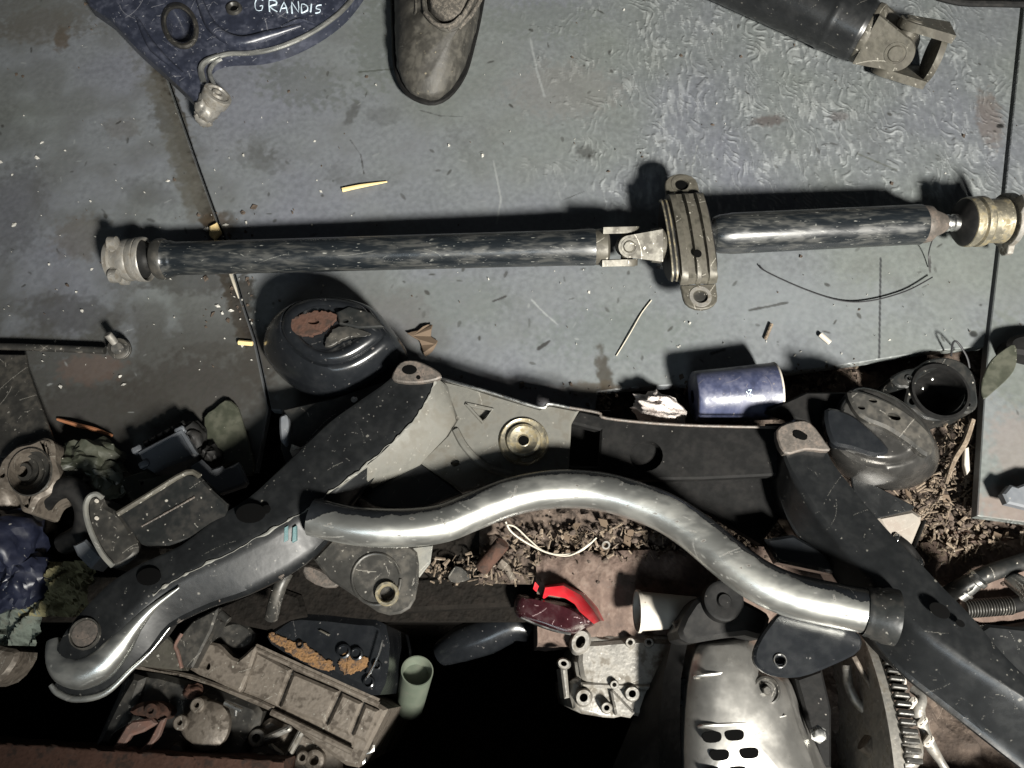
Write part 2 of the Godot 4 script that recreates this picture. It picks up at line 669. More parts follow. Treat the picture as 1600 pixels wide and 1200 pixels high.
	worn("soil", Color(0.055, 0.040, 0.031), {"dusty": 0.45, "chipped": 0.1, "rough": 0.95, "dust": Color(0.10, 0.075, 0.058), "chip": Color(0.17, 0.14, 0.11), "bump": 0.2, "tile": 0.2})
	worn("red_soil", Color(0.15, 0.085, 0.06), {"dusty": 0.5, "chipped": 0.1, "rough": 0.95, "dust": Color(0.21, 0.15, 0.12), "chip": Color(0.1, 0.06, 0.045), "bump": 0.35, "tile": 0.24, "shift": 17})
	worn("oily_shade_soil", Color(0.008, 0.007, 0.006), {"spec": 0.2, "dusty": 0.2, "chipped": 0.0, "rough": 0.9, "dust": Color(0.016, 0.013, 0.011), "bump": 0.3})  # oily ground tone, near black so that it also paints in the pit's shade
	worn("muddy_timber", Color(0.075, 0.050, 0.039), {"dusty": 0.5, "chipped": 0.1, "rough": 0.9, "dust": Color(0.115, 0.085, 0.069), "chip": Color(0.05, 0.035, 0.028), "bump": 0.14, "tile": 0.2, "shift": 28})
	worn("bark", Color(0.10, 0.075, 0.052), {"dusty": 0.4, "chipped": 0.12, "rough": 0.9, "dust": Color(0.2, 0.16, 0.12), "bump": 0.1, "tile": 0.12})
	worn("rag", Color(0.11, 0.13, 0.11), {"dusty": 0.4, "chipped": 0.1, "rough": 0.95, "dust": Color(0.07, 0.06, 0.045), "chip": Color(0.03, 0.03, 0.028), "bump": 0.12, "tile": 0.18})
	worn("yellow_rag", Color(0.17, 0.155, 0.08), {"dusty": 0.45, "chipped": 0.12, "rough": 0.95, "dust": Color(0.06, 0.05, 0.03), "chip": Color(0.03, 0.03, 0.02), "bump": 0.12, "tile": 0.14})
	worn("white_cloth", Color(0.55, 0.50, 0.47), {"dusty": 0.3, "chipped": 0.1, "rough": 0.95, "dust": Color(0.38, 0.30, 0.27), "chip": Color(0.12, 0.1, 0.09), "bump": 0.15, "tile": 0.12})
	worn("red_plastic", Color(0.46, 0.016, 0.024), {"dusty": 0.4, "chipped": 0.06, "rough": 0.3, "dust": Color(0.16, 0.03, 0.028), "chip": Color(0.06, 0.02, 0.02), "tone": 0.12, "bump": 0.008})
	worn("dark_lens", Color(0.022, 0.006, 0.008), {"dusty": 0.18, "chipped": 0.10, "rough": 0.16, "dust": Color(0.04, 0.03, 0.03), "chip": Color(0.25, 0.2, 0.2), "bump": 0.01})
	worn("dusty_grey", Color(0.108, 0.106, 0.094), {"dusty": 0.5, "chipped": 0.07, "rough": 0.6, "rough_dust": 0.85, "metal": 0.15, "dust": Color(0.065, 0.058, 0.045), "chip": Color(0.26, 0.25, 0.22), "bump": 0.02, "tone": 0.22, "shift": 83})
	worn("worn_brown", Color(0.085, 0.075, 0.066), {"dusty": 0.3, "chipped": 0.12, "rough": 0.5, "metal": 0.3, "dust": Color(0.12, 0.085, 0.065), "chip": Color(0.03, 0.03, 0.03), "bump": 0.03, "tile": 0.12, "shift": 19})
	worn("cup_steel", Color(0.09, 0.088, 0.084), {"dusty": 0.1, "chipped": 0.05, "rough": 0.24, "metal": 0.8, "dust": Color(0.1, 0.09, 0.075), "tone": 0.15, "bump": 0.01, "shift": 3})
	worn("navy_plastic", Color(0.010, 0.012, 0.024), {"dusty": 0.15, "chipped": 0.05, "rough": 0.35, "dust": Color(0.04, 0.045, 0.07), "bump": 0.02, "shift": 66})
	worn("lace", Color(0.05, 0.045, 0.038), {"dusty": 0.5, "chipped": 0.0, "rough": 0.9, "bump": 0.08, "tile": 0.05})
	plain("straw", Color(0.55, 0.42, 0.2), 0.8)
	plain("orange_wood", Color(0.36, 0.15, 0.07), 0.85)
	plain("pale_chip", Color(0.36, 0.35, 0.32), 0.7)
	plain("brown_chip", Color(0.05, 0.036, 0.026), 0.9)
	plain("chalk", Color(0.46, 0.55, 0.62), 0.9)
	plain("wire_dark", Color(0.02, 0.02, 0.022), 0.5, 0.3)
	plain("wire_pale", Color(0.36, 0.33, 0.27), 0.6)
	plain("sock_white", Color(0.6, 0.6, 0.58), 0.95)
	plain("sock_grey", Color(0.035, 0.037, 0.038), 0.9)
	plain("leaf_brown", Color(0.08, 0.055, 0.035), 0.85)
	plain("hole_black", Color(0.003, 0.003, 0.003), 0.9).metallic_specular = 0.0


# ---------------------------------------------------------------- the floor, the soil and the pit
const FW := 1600
const FH := 1046
const FX := -1.3
const FZ := -1.1
const FSIZE := 2.6
var fr := PackedFloat32Array()
var fg := PackedFloat32Array()
var fb := PackedFloat32Array()
var fro := PackedFloat32Array()
var fh := PackedFloat32Array()
var edge_noise := noise(71, 0.03)


func texel(px: float, py: float) -> Vector2:
	var p := W(px, py, 0.0)
	return Vector2((p.x - FX) / FSIZE * FW, (p.z - FZ) / FSIZE * FW)


# a stain, scuff or scraped spot of its own colour; size in millimetres
func stain(px: float, py: float, rx: float, ry: float, turn: float, col: Color, strength: float, rough := -1.0, dent := 0.0, ragged := 0.8) -> void:
	var c := texel(px, py)
	var k := FW / FSIZE * 0.001
	var reach := int(maxf(rx, ry) * k * 1.6) + 2
	var cs := cos(deg_to_rad(-turn))
	var sn := sin(deg_to_rad(-turn))
	for y in range(maxi(0, int(c.y) - reach), mini(FH, int(c.y) + reach)):
		for x in range(maxi(0, int(c.x) - reach), mini(FW, int(c.x) + reach)):
			var dx := x - c.x
			var dy := y - c.y
			var u := (dx * cs - dy * sn) / (rx * k)
			var w := (dx * sn + dy * cs) / (ry * k)
			var d := sqrt(u * u + w * w) + ragged * 0.5 * edge_noise.get_noise_2d(x * 3.0, y * 3.0)
			var m := strength * (1.0 - smoothstep(0.55, 1.1, d))
			if m > 0.004:
				var i := y * FW + x
				fr[i] = lerpf(fr[i], col.r, m)
				fg[i] = lerpf(fg[i], col.g, m)
				fb[i] = lerpf(fb[i], col.b, m)
				if rough >= 0:
					fro[i] = lerpf(fro[i], rough, m)
				fh[i] += dent * m


func streak(flat: Array, wide: float, col: Color, strength: float, dent := 0.0, ragged := 0.9) -> void:
	for i in range(0, flat.size() - 2, 2):
		var a := Vector2(flat[i], flat[i + 1])
		var b := Vector2(flat[i + 2], flat[i + 3])
		var n := maxi(1, int(a.distance_to(b) / (wide * 0.45)))
		for j in n:
			var p := a.lerp(b, (j + 0.5) / n)
			var l := a.distance_to(b) / n
			stain(p.x, p.y, maxf(l * 1.6, wide * 1.3), wide * rng.randf_range(0.85, 1.1), rad_to_deg((b - a).angle()), col, strength, -1.0, dent * 0.4, ragged)


func gray(s: int, f: float, octaves := 4, ridged := false) -> PackedByteArray:
	var n := noise(s, f, FastNoiseLite.TYPE_SIMPLEX_SMOOTH, octaves)
	if ridged:
		n.fractal_type = FastNoiseLite.FRACTAL_RIDGED
	var im := n.get_image(FW, FH)
	im.convert(Image.FORMAT_L8)
	return im.get_data()


func floor_material() -> void:
	var total := FW * FH
	for a in [fr, fg, fb, fro, fh]:
		a.resize(total)
	var big := gray(101, 0.0035)
	var mid := gray(102, 0.016)
	var tiny := gray(103, 0.12, 3)
	var vein := gray(104, 0.012, 3, true)
	var warp := gray(105, 0.008, 3)
	var warp2 := gray(106, 0.03, 2)
	for y in FH:
		var z := FZ + FSIZE * y / FW
		for x in FW:
			var i := y * FW + x
			var wx := FX + FSIZE * x / FW
			var b := big[i] / 255.0
			var m := mid[i] / 255.0
			var t := tiny[i] / 255.0
			var v := vein[i] / 255.0
			# grey deck paint, greener towards one side, trodden grime more to the other
			var k := 0.74 + 0.16 * m + 0.34 * t
			var hue := clampf(b * 1.2 - 0.1 + wx * 0.25, 0, 1)
			var r := lerpf(0.106, 0.118, hue) * k
			var g := lerpf(0.112, 0.129, hue) * k
			var bl := lerpf(0.128, 0.123, hue) * k
			var left := smoothstep(0.15, -0.75, wx)
			var low := smoothstep(-0.25, 0.1, z) * smoothstep(0.05, -0.3, wx)
			var grime := smoothstep(0.50, 0.72, b * 0.35 + m * 0.5 + t * 0.15 + low * 0.28 + left * 0.05) * (0.20 + 0.22 * left + 0.75 * low)
			grime = minf(0.92, grime + 0.42 * low)
			var scuff := smoothstep(0.86, 0.97, v * 0.7 + t * 0.3) * 0.55
			r = lerpf(lerpf(r, 0.030, grime), 0.035, scuff)
			g = lerpf(lerpf(g, 0.030, grime), 0.036, scuff)
			bl = lerpf(lerpf(bl, 0.027, grime), 0.034, scuff)
			# raised grain where the paint has worn off the plywood
			var rip := smoothstep(0.02, 0.30, wx + (m - 0.5) * 0.35) * smoothstep(-0.22, -0.36, z + (b - 0.5) * 0.12) * smoothstep(0.98, 0.8, wx)
			var h := 0.5 + (t - 0.5) * 0.10 + (m - 0.5) * 0.06
			if rip > 0.01:
				var far := tiny[(y / 3) * FW + x] / 255.0
				var patch := mid[((y * 2 / 5) % FH) * FW + (x * 2) % FW] / 255.0
				var ph := (wx + (warp[i] / 255.0 - 0.5) * 0.085 + (warp2[i] / 255.0 - 0.5) * 0.022) * 430.0 + absf(fmod(z * 22.0 + m * 2.0, 2.0) - 1.0) * 5.0
				var ridge := smoothstep(0.0, 0.95, sin(ph)) * smoothstep(0.40, 0.60, far * 0.5 + patch * 0.5)
				var flat := smoothstep(0.60, 0.68, far * 0.45 + m * 0.55)
				h += rip * ((ridge - 0.25) * 0.55 + flat * 0.12 + (far - 0.5) * 0.2)
				var pale_ := rip * (ridge * 0.035 + flat * 0.04 + (far - 0.5) * 0.03 - 0.006)
				r += pale_
				g += pale_ * 1.04
				bl += pale_ * 1.02
			fr[i] = r
			fg[i] = g
			fb[i] = bl
			fro[i] = clampf(0.40 + 0.3 * grime + 0.2 * (m - 0.5) + 0.1 * t, 0.2, 1.0)
			fh[i] = h
	var oil := Color(0.018, 0.016, 0.013)
	var mud := Color(0.05, 0.04, 0.028)
	var pale := Color(0.19, 0.2, 0.2)
	# grime trodden along the joint on the dark side
	streak([244, 110, 274, 180, 292, 250, 312, 310, 335, 372, 364, 470, 384, 530], 13.0, Color(0.022, 0.018, 0.013), 0.93, -0.12)
	streak([252, 110, 282, 180, 300, 250, 320, 310, 342, 372, 371, 470, 391, 530], 8.0, Color(0.016, 0.013, 0.010), 0.95, -0.1)
	streak([236, 120, 268, 190, 290, 270, 310, 330], 26.0, Color(0.06, 0.058, 0.05), 0.5)
	stain(340, 350, 34, 26, 20, Color(0.04, 0.03, 0.02), 0.8)
	stain(378, 470, 22, 60, 0, oil, 0.85)
	stain(405, 560, 40, 70, 10, oil, 0.8)
	stain(300, 610, 150, 70, 0, oil, 0.75)
	stain(160, 640, 140, 60, 0, oil, 0.7)
	stain(300, 440, 90, 26, 0, oil, 0.55)
	stain(130, 370, 60, 50, 0, mud, 0.45)
	stain(110, 490, 90, 40, 10, oil, 0.5)
	stain(140, 575, 60, 30, 0, Color(0.07, 0.045, 0.035), 0.5)
	stain(95, 60, 16, 34, -10, Color(0.05, 0.035, 0.022), 0.7)
	stain(60, 40, 90, 50, 0, mud, 0.4)
	stain(20, 330, 60, 120, 0, oil, 0.35)
	stain(230, 300, 60, 30, 20, oil, 0.25)
	stain(190, 200, 40, 25, 0, mud, 0.3)
	stain(330, 545, 70, 14, 0, oil, 0.5)
	stain(550, 175, 12, 30, 20, oil, 0.5)
	stain(600, 180, 40, 22, 0, oil, 0.25)
	stain(700, 470, 120, 50, 0, Color(0.085, 0.095, 0.09), 0.4)
	stain(620, 500, 70, 60, 0, Color(0.075, 0.07, 0.07), 0.4)
	stain(915, 238, 20, 15, 30, Color(0.045, 0.047, 0.045), 0.75)
	stain(1200, 188, 34, 14, -8, Color(0.06, 0.052, 0.05), 0.8)
	stain(60, 20, 180, 60, 0, Color(0.05, 0.048, 0.042), 0.45, -1, 0, 1.6)
	stain(470, 130, 90, 50, 20, Color(0.06, 0.066, 0.06), 0.5, -1, 0, 1.6)
	stain(590, 60, 50, 120, 0, Color(0.07, 0.078, 0.07), 0.55, -1, 0, 1.4)
	stain(850, 30, 120, 50, 0, Color(0.085, 0.095, 0.088), 0.5, -1, 0, 1.4)
	stain(250, 60, 60, 90, 0, Color(0.06, 0.06, 0.056), 0.45, -1, 0, 1.4)
	stain(960, 520, 130, 50, 0, Color(0.085, 0.098, 0.092), 0.4, -1, 0, 1.5)
	stain(1310, 180, 22, 12, 0, Color(0.065, 0.055, 0.055), 0.5)
	stain(1545, 185, 26, 70, 5, Color(0.09, 0.07, 0.06), 0.55)
	stain(1562, 196, 7, 6, 0, Color(0.008, 0.008, 0.008), 0.95)
	stain(1520, 521, 8, 7, 0, Color(0.015, 0.016, 0.016), 0.95, -1.0, -0.2, 0.2)
	stain(1580, 560, 60, 90, 0, Color(0.085, 0.095, 0.075), 0.4)
	stain(1590, 700, 50, 70, 0, Color(0.14, 0.12, 0.112), 0.6)
	stain(1600, 790, 90, 40, 0, Color(0.15, 0.10, 0.08), 0.5)
	stain(1000, 640, 240, 40, 0, Color(0.06, 0.06, 0.07), 0.4)
	stain(945, 590, 14, 60, -8, Color(0.03, 0.026, 0.02), 0.85)
	stain(930, 610, 60, 18, 0, mud, 0.7)
	stain(820, 610, 130, 20, 10, Color(0.07, 0.06, 0.06), 0.5)
	stain(1480, 600, 70, 40, 0, Color(0.10, 0.09, 0.08), 0.5)
	stain(1250, 470, 200, 60, 0, Color(0.138, 0.15, 0.16), 0.35)
	stain(880, 140, 120, 70, 0, Color(0.118, 0.113, 0.108), 0.4)
	streak([1375, 402, 1374, 470, 1372, 590], 1.7, Color(0.03, 0.032, 0.034), 0.85, -0.25, 0.2)
	streak([1452, 400, 1452, 425], 2.0, Color(0.04, 0.04, 0.04), 0.5)
	streak([1170, 484, 1230, 472], 2.5, Color(0.04, 0.042, 0.042), 0.7)
	streak([840, 545, 858, 532], 3.0, Color(0.03, 0.03, 0.03), 0.85)
	streak([770, 470, 790, 462], 2.0, Color(0.035, 0.035, 0.035), 0.7)
	streak([1110, 552, 1132, 545], 2.5, Color(0.02, 0.02, 0.02), 0.8)
	streak([560, 112, 640, 105], 2.2, Color(0.05, 0.055, 0.05), 0.6)
	streak([828, 60, 838, 110, 850, 150], 3.0, pale, 0.3, 0.12)
	streak([770, 250, 782, 310, 775, 350], 2.0, pale, 0.25, 0.1)
	streak([1340, 240, 1400, 265], 2.0, Color(0.07, 0.075, 0.07), 0.5)
	for j in 46:
		var gx := rng.randf_range(-80, 1680)
		var left_ := 1.0 - smoothstep(200.0, 900.0, gx)
		stain(gx, rng.randf_range(-60, 560), rng.randf_range(20, 75), rng.randf_range(10, 34), rng.randf_range(0, 180), Color(0.045, 0.046, 0.044), rng.randf_range(0.05, 0.16) + 0.3 * left_ * rng.randf(), rng.randf_range(0.2, 0.5), 0.0, 1.6)
	for j in 11:
		var q := Vector2(rng.randf_range(-60, 1660), rng.randf_range(-40, 600))
		var e := q + Vector2.from_angle(rng.randf_range(0, TAU)) * rng.randf_range(20, 90)
		streak([q.x, q.y, (q.x + e.x) / 2 + rng.randf_range(-6, 6), (q.y + e.y) / 2 + rng.randf_range(-6, 6), e.x, e.y], rng.randf_range(0.8, 1.8), Color(0.03, 0.03, 0.03) if j % 2 else pale, rng.randf_range(0.12, 0.35), -0.05, 1.4)
	for j in 240:
		stain(rng.randf_range(-60, 1660), rng.randf_range(-40, 660), rng.randf_range(2, 9), rng.randf_range(1.2, 3.4), rng.randf_range(0, 180), Color(0.028, 0.028, 0.026), rng.randf_range(0.4, 0.9), -1.0, -0.08)
	for j in 70:
		stain(rng.randf_range(-60, 1660), rng.randf_range(-40, 660), rng.randf_range(2, 9), rng.randf_range(1.0, 2.5), rng.randf_range(0, 180), pale, rng.randf_range(0.2, 0.6), -1.0, 0.05)
	var albedo := PackedByteArray()
	var orm := PackedByteArray()
	albedo.resize(total * 3)
	orm.resize(total * 3)
	var curve_lut := PackedByteArray()
	curve_lut.resize(1024)
	for j in 1024:
		curve_lut[j] = int(Color(j / 2048.0, 0, 0).linear_to_srgb().r * 255)
	var hb := PackedByteArray()
	hb.resize(total)
	for i in total:
		albedo[i * 3] = curve_lut[clampi(int(fr[i] * 2048), 0, 1023)]
		albedo[i * 3 + 1] = curve_lut[clampi(int(fg[i] * 2048), 0, 1023)]
		albedo[i * 3 + 2] = curve_lut[clampi(int(fb[i] * 2048), 0, 1023)]
		orm[i * 3] = 255
		orm[i * 3 + 1] = int(fro[i] * 255)
		hb[i] = int(clampf(fh[i], 0, 1) * 255)
	var m := ORMMaterial3D.new()
	m.resource_name = "painted_plywood"
	m.albedo_texture = ImageTexture.create_from_image(Image.create_from_data(FW, FH, false, Image.FORMAT_RGB8, albedo))
	m.orm_texture = ImageTexture.create_from_image(Image.create_from_data(FW, FH, false, Image.FORMAT_RGB8, orm))
	m.heightmap_enabled = true
	m.heightmap_texture = ImageTexture.create_from_image(Image.create_from_data(FW, FH, false, Image.FORMAT_L8, hb))
	m.heightmap_scale = 0.26
	m.uv1_triplanar = true
	m.uv1_world_triplanar = true
	m.uv1_triplanar_sharpness = 8.0
	var high := FSIZE * FH / FW
	m.uv1_scale = Vector3(1.0 / FSIZE, 1.0, 1.0 / high)
	m.uv1_offset = Vector3(-FX / FSIZE, 0, -FZ / high)
	m.cull_mode = BaseMaterial3D.CULL_DISABLED
	M["floor"] = m


func grid(x0: float, x1: float, z0: float, z1: float, cell: float, hf: Callable) -> MB:
	var mb := MB.new()
	var nx := int(ceil((x1 - x0) / cell))
	var nz := int(ceil((z1 - z0) / cell))
	var rows := []
	for j in nz + 1:
		var row := PackedVector3Array()
		for i in nx + 1:
			var x := x0 + (x1 - x0) * i / nx
			var z := z0 + (z1 - z0) * j / nz
			row.append(Vector3(x, hf.call(x, z), z))
		rows.append(row)
	mb.loft(rows, false)
	return mb


func build_ground() -> void:
	floor_material()
	var fl := Node3D.new()
	fl.name = "floor"
	fl.set_meta("kind", "structure")
	add_child(fl)
	var panels := [
		[-500, -330, 160, -330, 184, -200, 259, 120, 304, 250, 347, 370, 376, 470, 396, 530, 419, 640, 400, 735, 200, 742, -500, 745],
		[164, -330, 188, -200, 263, 120, 308, 250, 351, 370, 380, 470, 400, 530, 424, 640, 640, 662, 930, 642, 934, 612, 985, 606, 1060, 601, 1130, 597, 1200, 586, 1345, 566, 1450, 549, 1538, 541, 1556, 390, 1575, 200, 1597, -10, 1612, -200, 1620, -330],
		[1626, -330, 1618, -200, 1603, -10, 1581, 200, 1562, 390, 1544, 541, 1537, 640, 1527, 806, 1620, 818, 2100, 800, 2100, -330],
	]
	for p in panels:
		var mb := MB.new()
		slab_px(mb, p, 0.0, -0.018, 0.0015)
		part(mb, "plywood_panel", "floor", fl)
	var lump := noise(5, 0.028, FastNoiseLite.TYPE_SIMPLEX_SMOOTH, 4)
	var bump := noise(6, 0.11, FastNoiseLite.TYPE_SIMPLEX_SMOOTH, 2)
	var soil := func(x: float, z: float) -> float:
		return -0.052 + 0.016 * lump.get_noise_2d(x * 1000, z * 1000) + 0.007 * bump.get_noise_2d(x * 1000, z * 1000)
	ground(grid(-1.3, -0.05, -0.12, 0.29, 0.012, soil), "soil", "oily_shade_soil")
	ground(grid(-0.05, 1.3, -0.12, 0.30, 0.0075, soil), "soil", "soil")
	var under := MB.new()
	under.box(Vector3(0, -0.12, -0.40), Basis(), Vector3(3.0, 0.02, 1.5), 0.001)
	ground(under, "ground", "oily_shade_soil")
	# the pit: its far bank, its bottom, and an unseen near edge added to shade it
	var bank := MB.new()
	bank.box(Vector3(0, -0.38, 0.30), Basis(), Vector3(2.8, 0.5, 0.05), 0.004)
	ground(bank, "pit_bank", "oily_shade_soil")
	ground(grid(-1.3, 0.25, 0.30, 0.95, 0.03, func(x, z): return -0.60 + 0.03 * lump.get_noise_2d(x * 400, z * 400)), "pit_ground", "oily_shade_soil")  # near-black colour of bank and bottom stands in for shade
	ground(grid(0.25, 1.3, 0.30, 0.95, 0.011, func(x, z): return lerpf(-0.60, -0.20, smoothstep(0.26, 0.36, x)) + 0.03 * lump.get_noise_2d(x * 500, z * 500) + 0.006 * bump.get_noise_2d(x * 1000, z * 1000)), "pit_ground", "soil")
	var near := MB.new()
	near.box(Vector3(0, -0.33, 1.25), Basis(), Vector3(3.0, 0.6, 1.2), 0.004)
	ground(near, "added_near_ground", "soil")  # unseen ground, added so that its edge shades the pit


func twigs(mb: MB, flat: Array, count: int, y: float, longest := 40.0, wide := 1.6) -> void:    # splinters strewn inside a pixel polygon
	var poly := PackedVector2Array()
	var lo := Vector2(1e9, 1e9)
	var hi := -lo
	for i in range(0, flat.size(), 2):
		var p := Vector2(flat[i], flat[i + 1])
		poly.append(p)
		lo = lo.min(p)
		hi = hi.max(p)
	var made := 0
	while made < count:
		var p := Vector2(rng.randf_range(lo.x, hi.x), rng.randf_range(lo.y, hi.y))
		if not Geometry2D.is_point_in_polygon(p, poly):
			continue
		made += 1
		var l := longest * rng.randf_range(0.15, 1.0) * rng.randf_range(0.3, 1.0)
		var a := rng.randf_range(0, TAU)
		var d := Vector2(cos(a), sin(a)) * l * 0.5
		var r := wide * rng.randf_range(0.4, 1.2) * 0.001
		var y1 := y + rng.randf_range(0.0, 0.016)
		var y2 := y + rng.randf_range(0.0, 0.022)
		var u := W(p.x - d.x, p.y - d.y, y1)
		var w := W(p.x + d.x, p.y + d.y, y2)
		var s := (w - u).normalized().cross(Vector3.UP).normalized() * r * rng.randf_range(1.0, 3.0)
		var h := Vector3(0, r, 0)
		mb.loft([PackedVector3Array([u - s, u + h, u + s, u - h]), PackedVector3Array([w - s * 0.6, w + h, w + s * 0.6, w - h])], true, true, true)


func flakes(mb: MB, count: int, lo: Vector2, hi: Vector2, size: Vector2, y := 0.0) -> void:
	for i in count:
		var p := W(rng.randf_range(lo.x, hi.x), rng.randf_range(lo.y, hi.y), y)
		var l := lerpf(size.x * 0.5, size.y * 1.15, pow(rng.randf(), 3.0)) * 0.001
		var w := l * rng.randf_range(0.25, 0.8)
		var b := Basis(Vector3.UP, rng.randf_range(0, TAU)) * Basis(Vector3.RIGHT, rng.randf_range(-0.35, 0.35))
		var t := rng.randf_range(0.0004, 0.0016)
		mb.loft([PackedVector3Array([p + b * Vector3(-l, 0, -w * 0.4), p + b * Vector3(l * 0.2, 0, -w), p + b * Vector3(l, 0, 0.2 * w), p + b * Vector3(-l * 0.1, 0, w)]),
			PackedVector3Array([p + b * Vector3(-l, t * 2, -w * 0.4) * 0.9, p + b * Vector3(l * 0.2, t * 3, -w) * 0.9, p + b * Vector3(l, t * 2, 0.2 * w) * 0.9, p + b * Vector3(-l * 0.1, t * 4, w) * 0.9])], true, false, true)


func build_floor_dirt() -> void:
	var mb := MB.new()
	flakes(mb, 90, Vector2(-20, 180), Vector2(520, 640), Vector2(1.2, 4.2))
	flakes(mb, 60, Vector2(-20, 0), Vector2(1600, 600), Vector2(1.0, 3.0))
	flakes(mb, 30, Vector2(900, 420), Vector2(1500, 590), Vector2(1.0, 3.2))
	flakes(mb, 30, Vector2(320, 330), Vector2(400, 500), Vector2(2.0, 5.5))
	ground(mb, "pale_debris", "pale_chip", "stuff", 20.0)
	mb = MB.new()
	flakes(mb, 150, Vector2(-20, 0), Vector2(1600, 600), Vector2(1.0, 3.6))
	flakes(mb, 50, Vector2(310, 320), Vector2(400, 520), Vector2(2.0, 6.0))
	flakes(mb, 60, Vector2(1050, 570), Vector2(1340, 620), Vector2(2.0, 6.0))
	flakes(mb, 50, Vector2(780, 600), Vector2(990, 650), Vector2(2.0, 6.0))
	ground(mb, "dark_debris", "brown_chip", "stuff", 20.0)
	mb = MB.new()
	twigs(mb, [1050, 600, 1200, 586, 1340, 566, 1350, 590, 1290, 612, 1060, 625], 190, -0.03, 15, 1.0)
	twigs(mb, [860, 625, 940, 590, 960, 640, 940, 660, 850, 650], 120, -0.02, 18, 1.0)
	twigs(mb, [1385, 760, 1450, 700, 1500, 620, 1535, 640, 1530, 800, 1560, 850, 1440, 880, 1420, 800], 420, -0.045, 26, 1.1)
	twigs(mb, [1420, 850, 1600, 835, 1600, 860, 1430, 890], 110, -0.04, 34, 1.1)
	twigs(mb, [780, 840, 960, 820, 1210, 790, 1240, 850, 1000, 880, 830, 880], 420, -0.045, 22, 1.1)
	twigs(mb, [650, 880, 760, 860, 850, 870, 850, 910, 680, 915], 140, -0.045, 26, 1.1)
	flakes(mb, 60, Vector2(1390, 700), Vector2(1530, 880), Vector2(3.0, 9.0), -0.04)
	flakes(mb, 50, Vector2(790, 820), Vector2(1200, 870), Vector2(3.0, 8.0), -0.04)
	ground(mb, "splinter_litter", "bark", "stuff", 20.0)
	mb = MB.new()
	var clod := noise(44, 0.03)
	for i in 520:
		var p := W(rng.randf_range(780, 1620), rng.randf_range(815, 915), -0.04)
		if i > 380:
			p = W(rng.randf_range(1320, 1620), rng.randf_range(690, 900), -0.05)
		p.y = -0.028 - 0.018 * rng.randf() if i <= 380 else -0.05 + 0.012 * rng.randf()
		var r := rng.randf_range(0.0015, 0.0055) * rng.randf_range(0.5, 1.0)
		mb.blob(p, Vector3(r * rng.randf_range(0.8, 1.6), r * 0.7, r), clod, 0.5, 6, 4)
	ground(mb, "dirt_clods", "soil", "stuff", 50.0)
	mb = MB.new()
	flakes(mb, 110, Vector2(1385, 690), Vector2(1600, 890), Vector2(3.0, 12.0), -0.038)
	flakes(mb, 90, Vector2(790, 815), Vector2(1210, 880), Vector2(3.0, 11.0), -0.036)
	flakes(mb, 40, Vector2(1050, 575), Vector2(1340, 615), Vector2(2.0, 8.0), -0.03)
	ground(mb, "leaf_litter", "leaf_brown", "stuff", 20.0)
	# single bits one can point at
	mb = MB.new()
	mb.tube(line3([535, 297, 0.004, 563, 291, 0.005, 605, 284, 0.004]), [0.0040, 0.0034, 0.0012], 6, 3)
	single(mb, "wood_splinter", "straw", "long yellow wood splinter lying alone on the bare grey floor", "splinter")
	mb = MB.new()
	mb.rod(W(1281, 522, 0.005), W(1297, 536, 0.005), 0.0042, 8, 0.001)
	single(mb, "cigarette_stub", "cream_plastic", "short pale stub like a cigarette end, on the grey floor", "stub")
	mb = MB.new()
	mb.rod(W(1196, 530, 0.004), W(1206, 506, 0.005), 0.0028, 7, 0.0006)
	single(mb, "wood_stick", "bark", "short dark-and-pale stick between the canister and the shaft's wire", "stick")
	mb = MB.new()
	mb.tube(line3([1018, 469, 0.003, 1002, 490, 0.003, 985, 520, 0.004, 963, 556, 0.002]), 0.0011, 5, 4)
	single(mb, "straw_stalk", "wire_pale", "thin pale dry stalk below the shaft's bearing bracket", "stalk")
	mb = MB.new()
	mb.tube(line3([1186, 414, 0.004, 1200, 426, 0.003, 1260, 453, 0.002, 1315, 470, 0.004, 1360, 470, 0.006, 1415, 455, 0.006, 1457, 433, 0.009]), 0.0012, 5, 5)
	single(mb, "curved_wire", "wire_dark", "long thin dark wire curving over the floor under the shaft", "wire")
	mb = MB.new()
	mb.tube(line3([1462, 364, 0.05, 1455, 380, 0.035, 1451, 398, 0.012, 1452, 418, 0.003]), 0.0010, 5, 5)
	single(mb, "loose_wire", "wire_dark", "short thin wire hanging from the neck of the shaft", "wire")
	mb = MB.new()
	mb.tube(line3([90, 655, 0.004, 120, 664, 0.012, 150, 672, 0.010, 176, 681, 0.004]), [0.0022, 0.0034, 0.0036, 0.0020], 7, 4)
	single(mb, "orange_twig", "orange_wood", "orange brown twig on the dark oily floor", "twig")
	mb = MB.new()
	slab_px(mb, curve([636, 520, 652, 516, 668, 506, 676, 508, 673, 524, 684, 532, 676, 546, 664, 556, 660, 545, 655, 532], 2), 0.009, 0.006, 0.001)
	var crumple := noise(9, 0.05)
	mb.bend(func(p): return p + Vector3(0, 0.008 * crumple.get_noise_2d(p.x * 1000, p.z * 1000), 0))
	single(mb, "dry_leaf", "leaf_brown", "crumpled brown leaf beside the left cup of the subframe", "leaf")
	mb = MB.new()
	slab_px(mb, [1409, 620, 1413, 616, 1417, 632, 1408, 632], -0.01, -0.02, 0.001)
	single(mb, "white_shard", "pale_chip", "tiny white shard beside the round throttle opening", "shard")


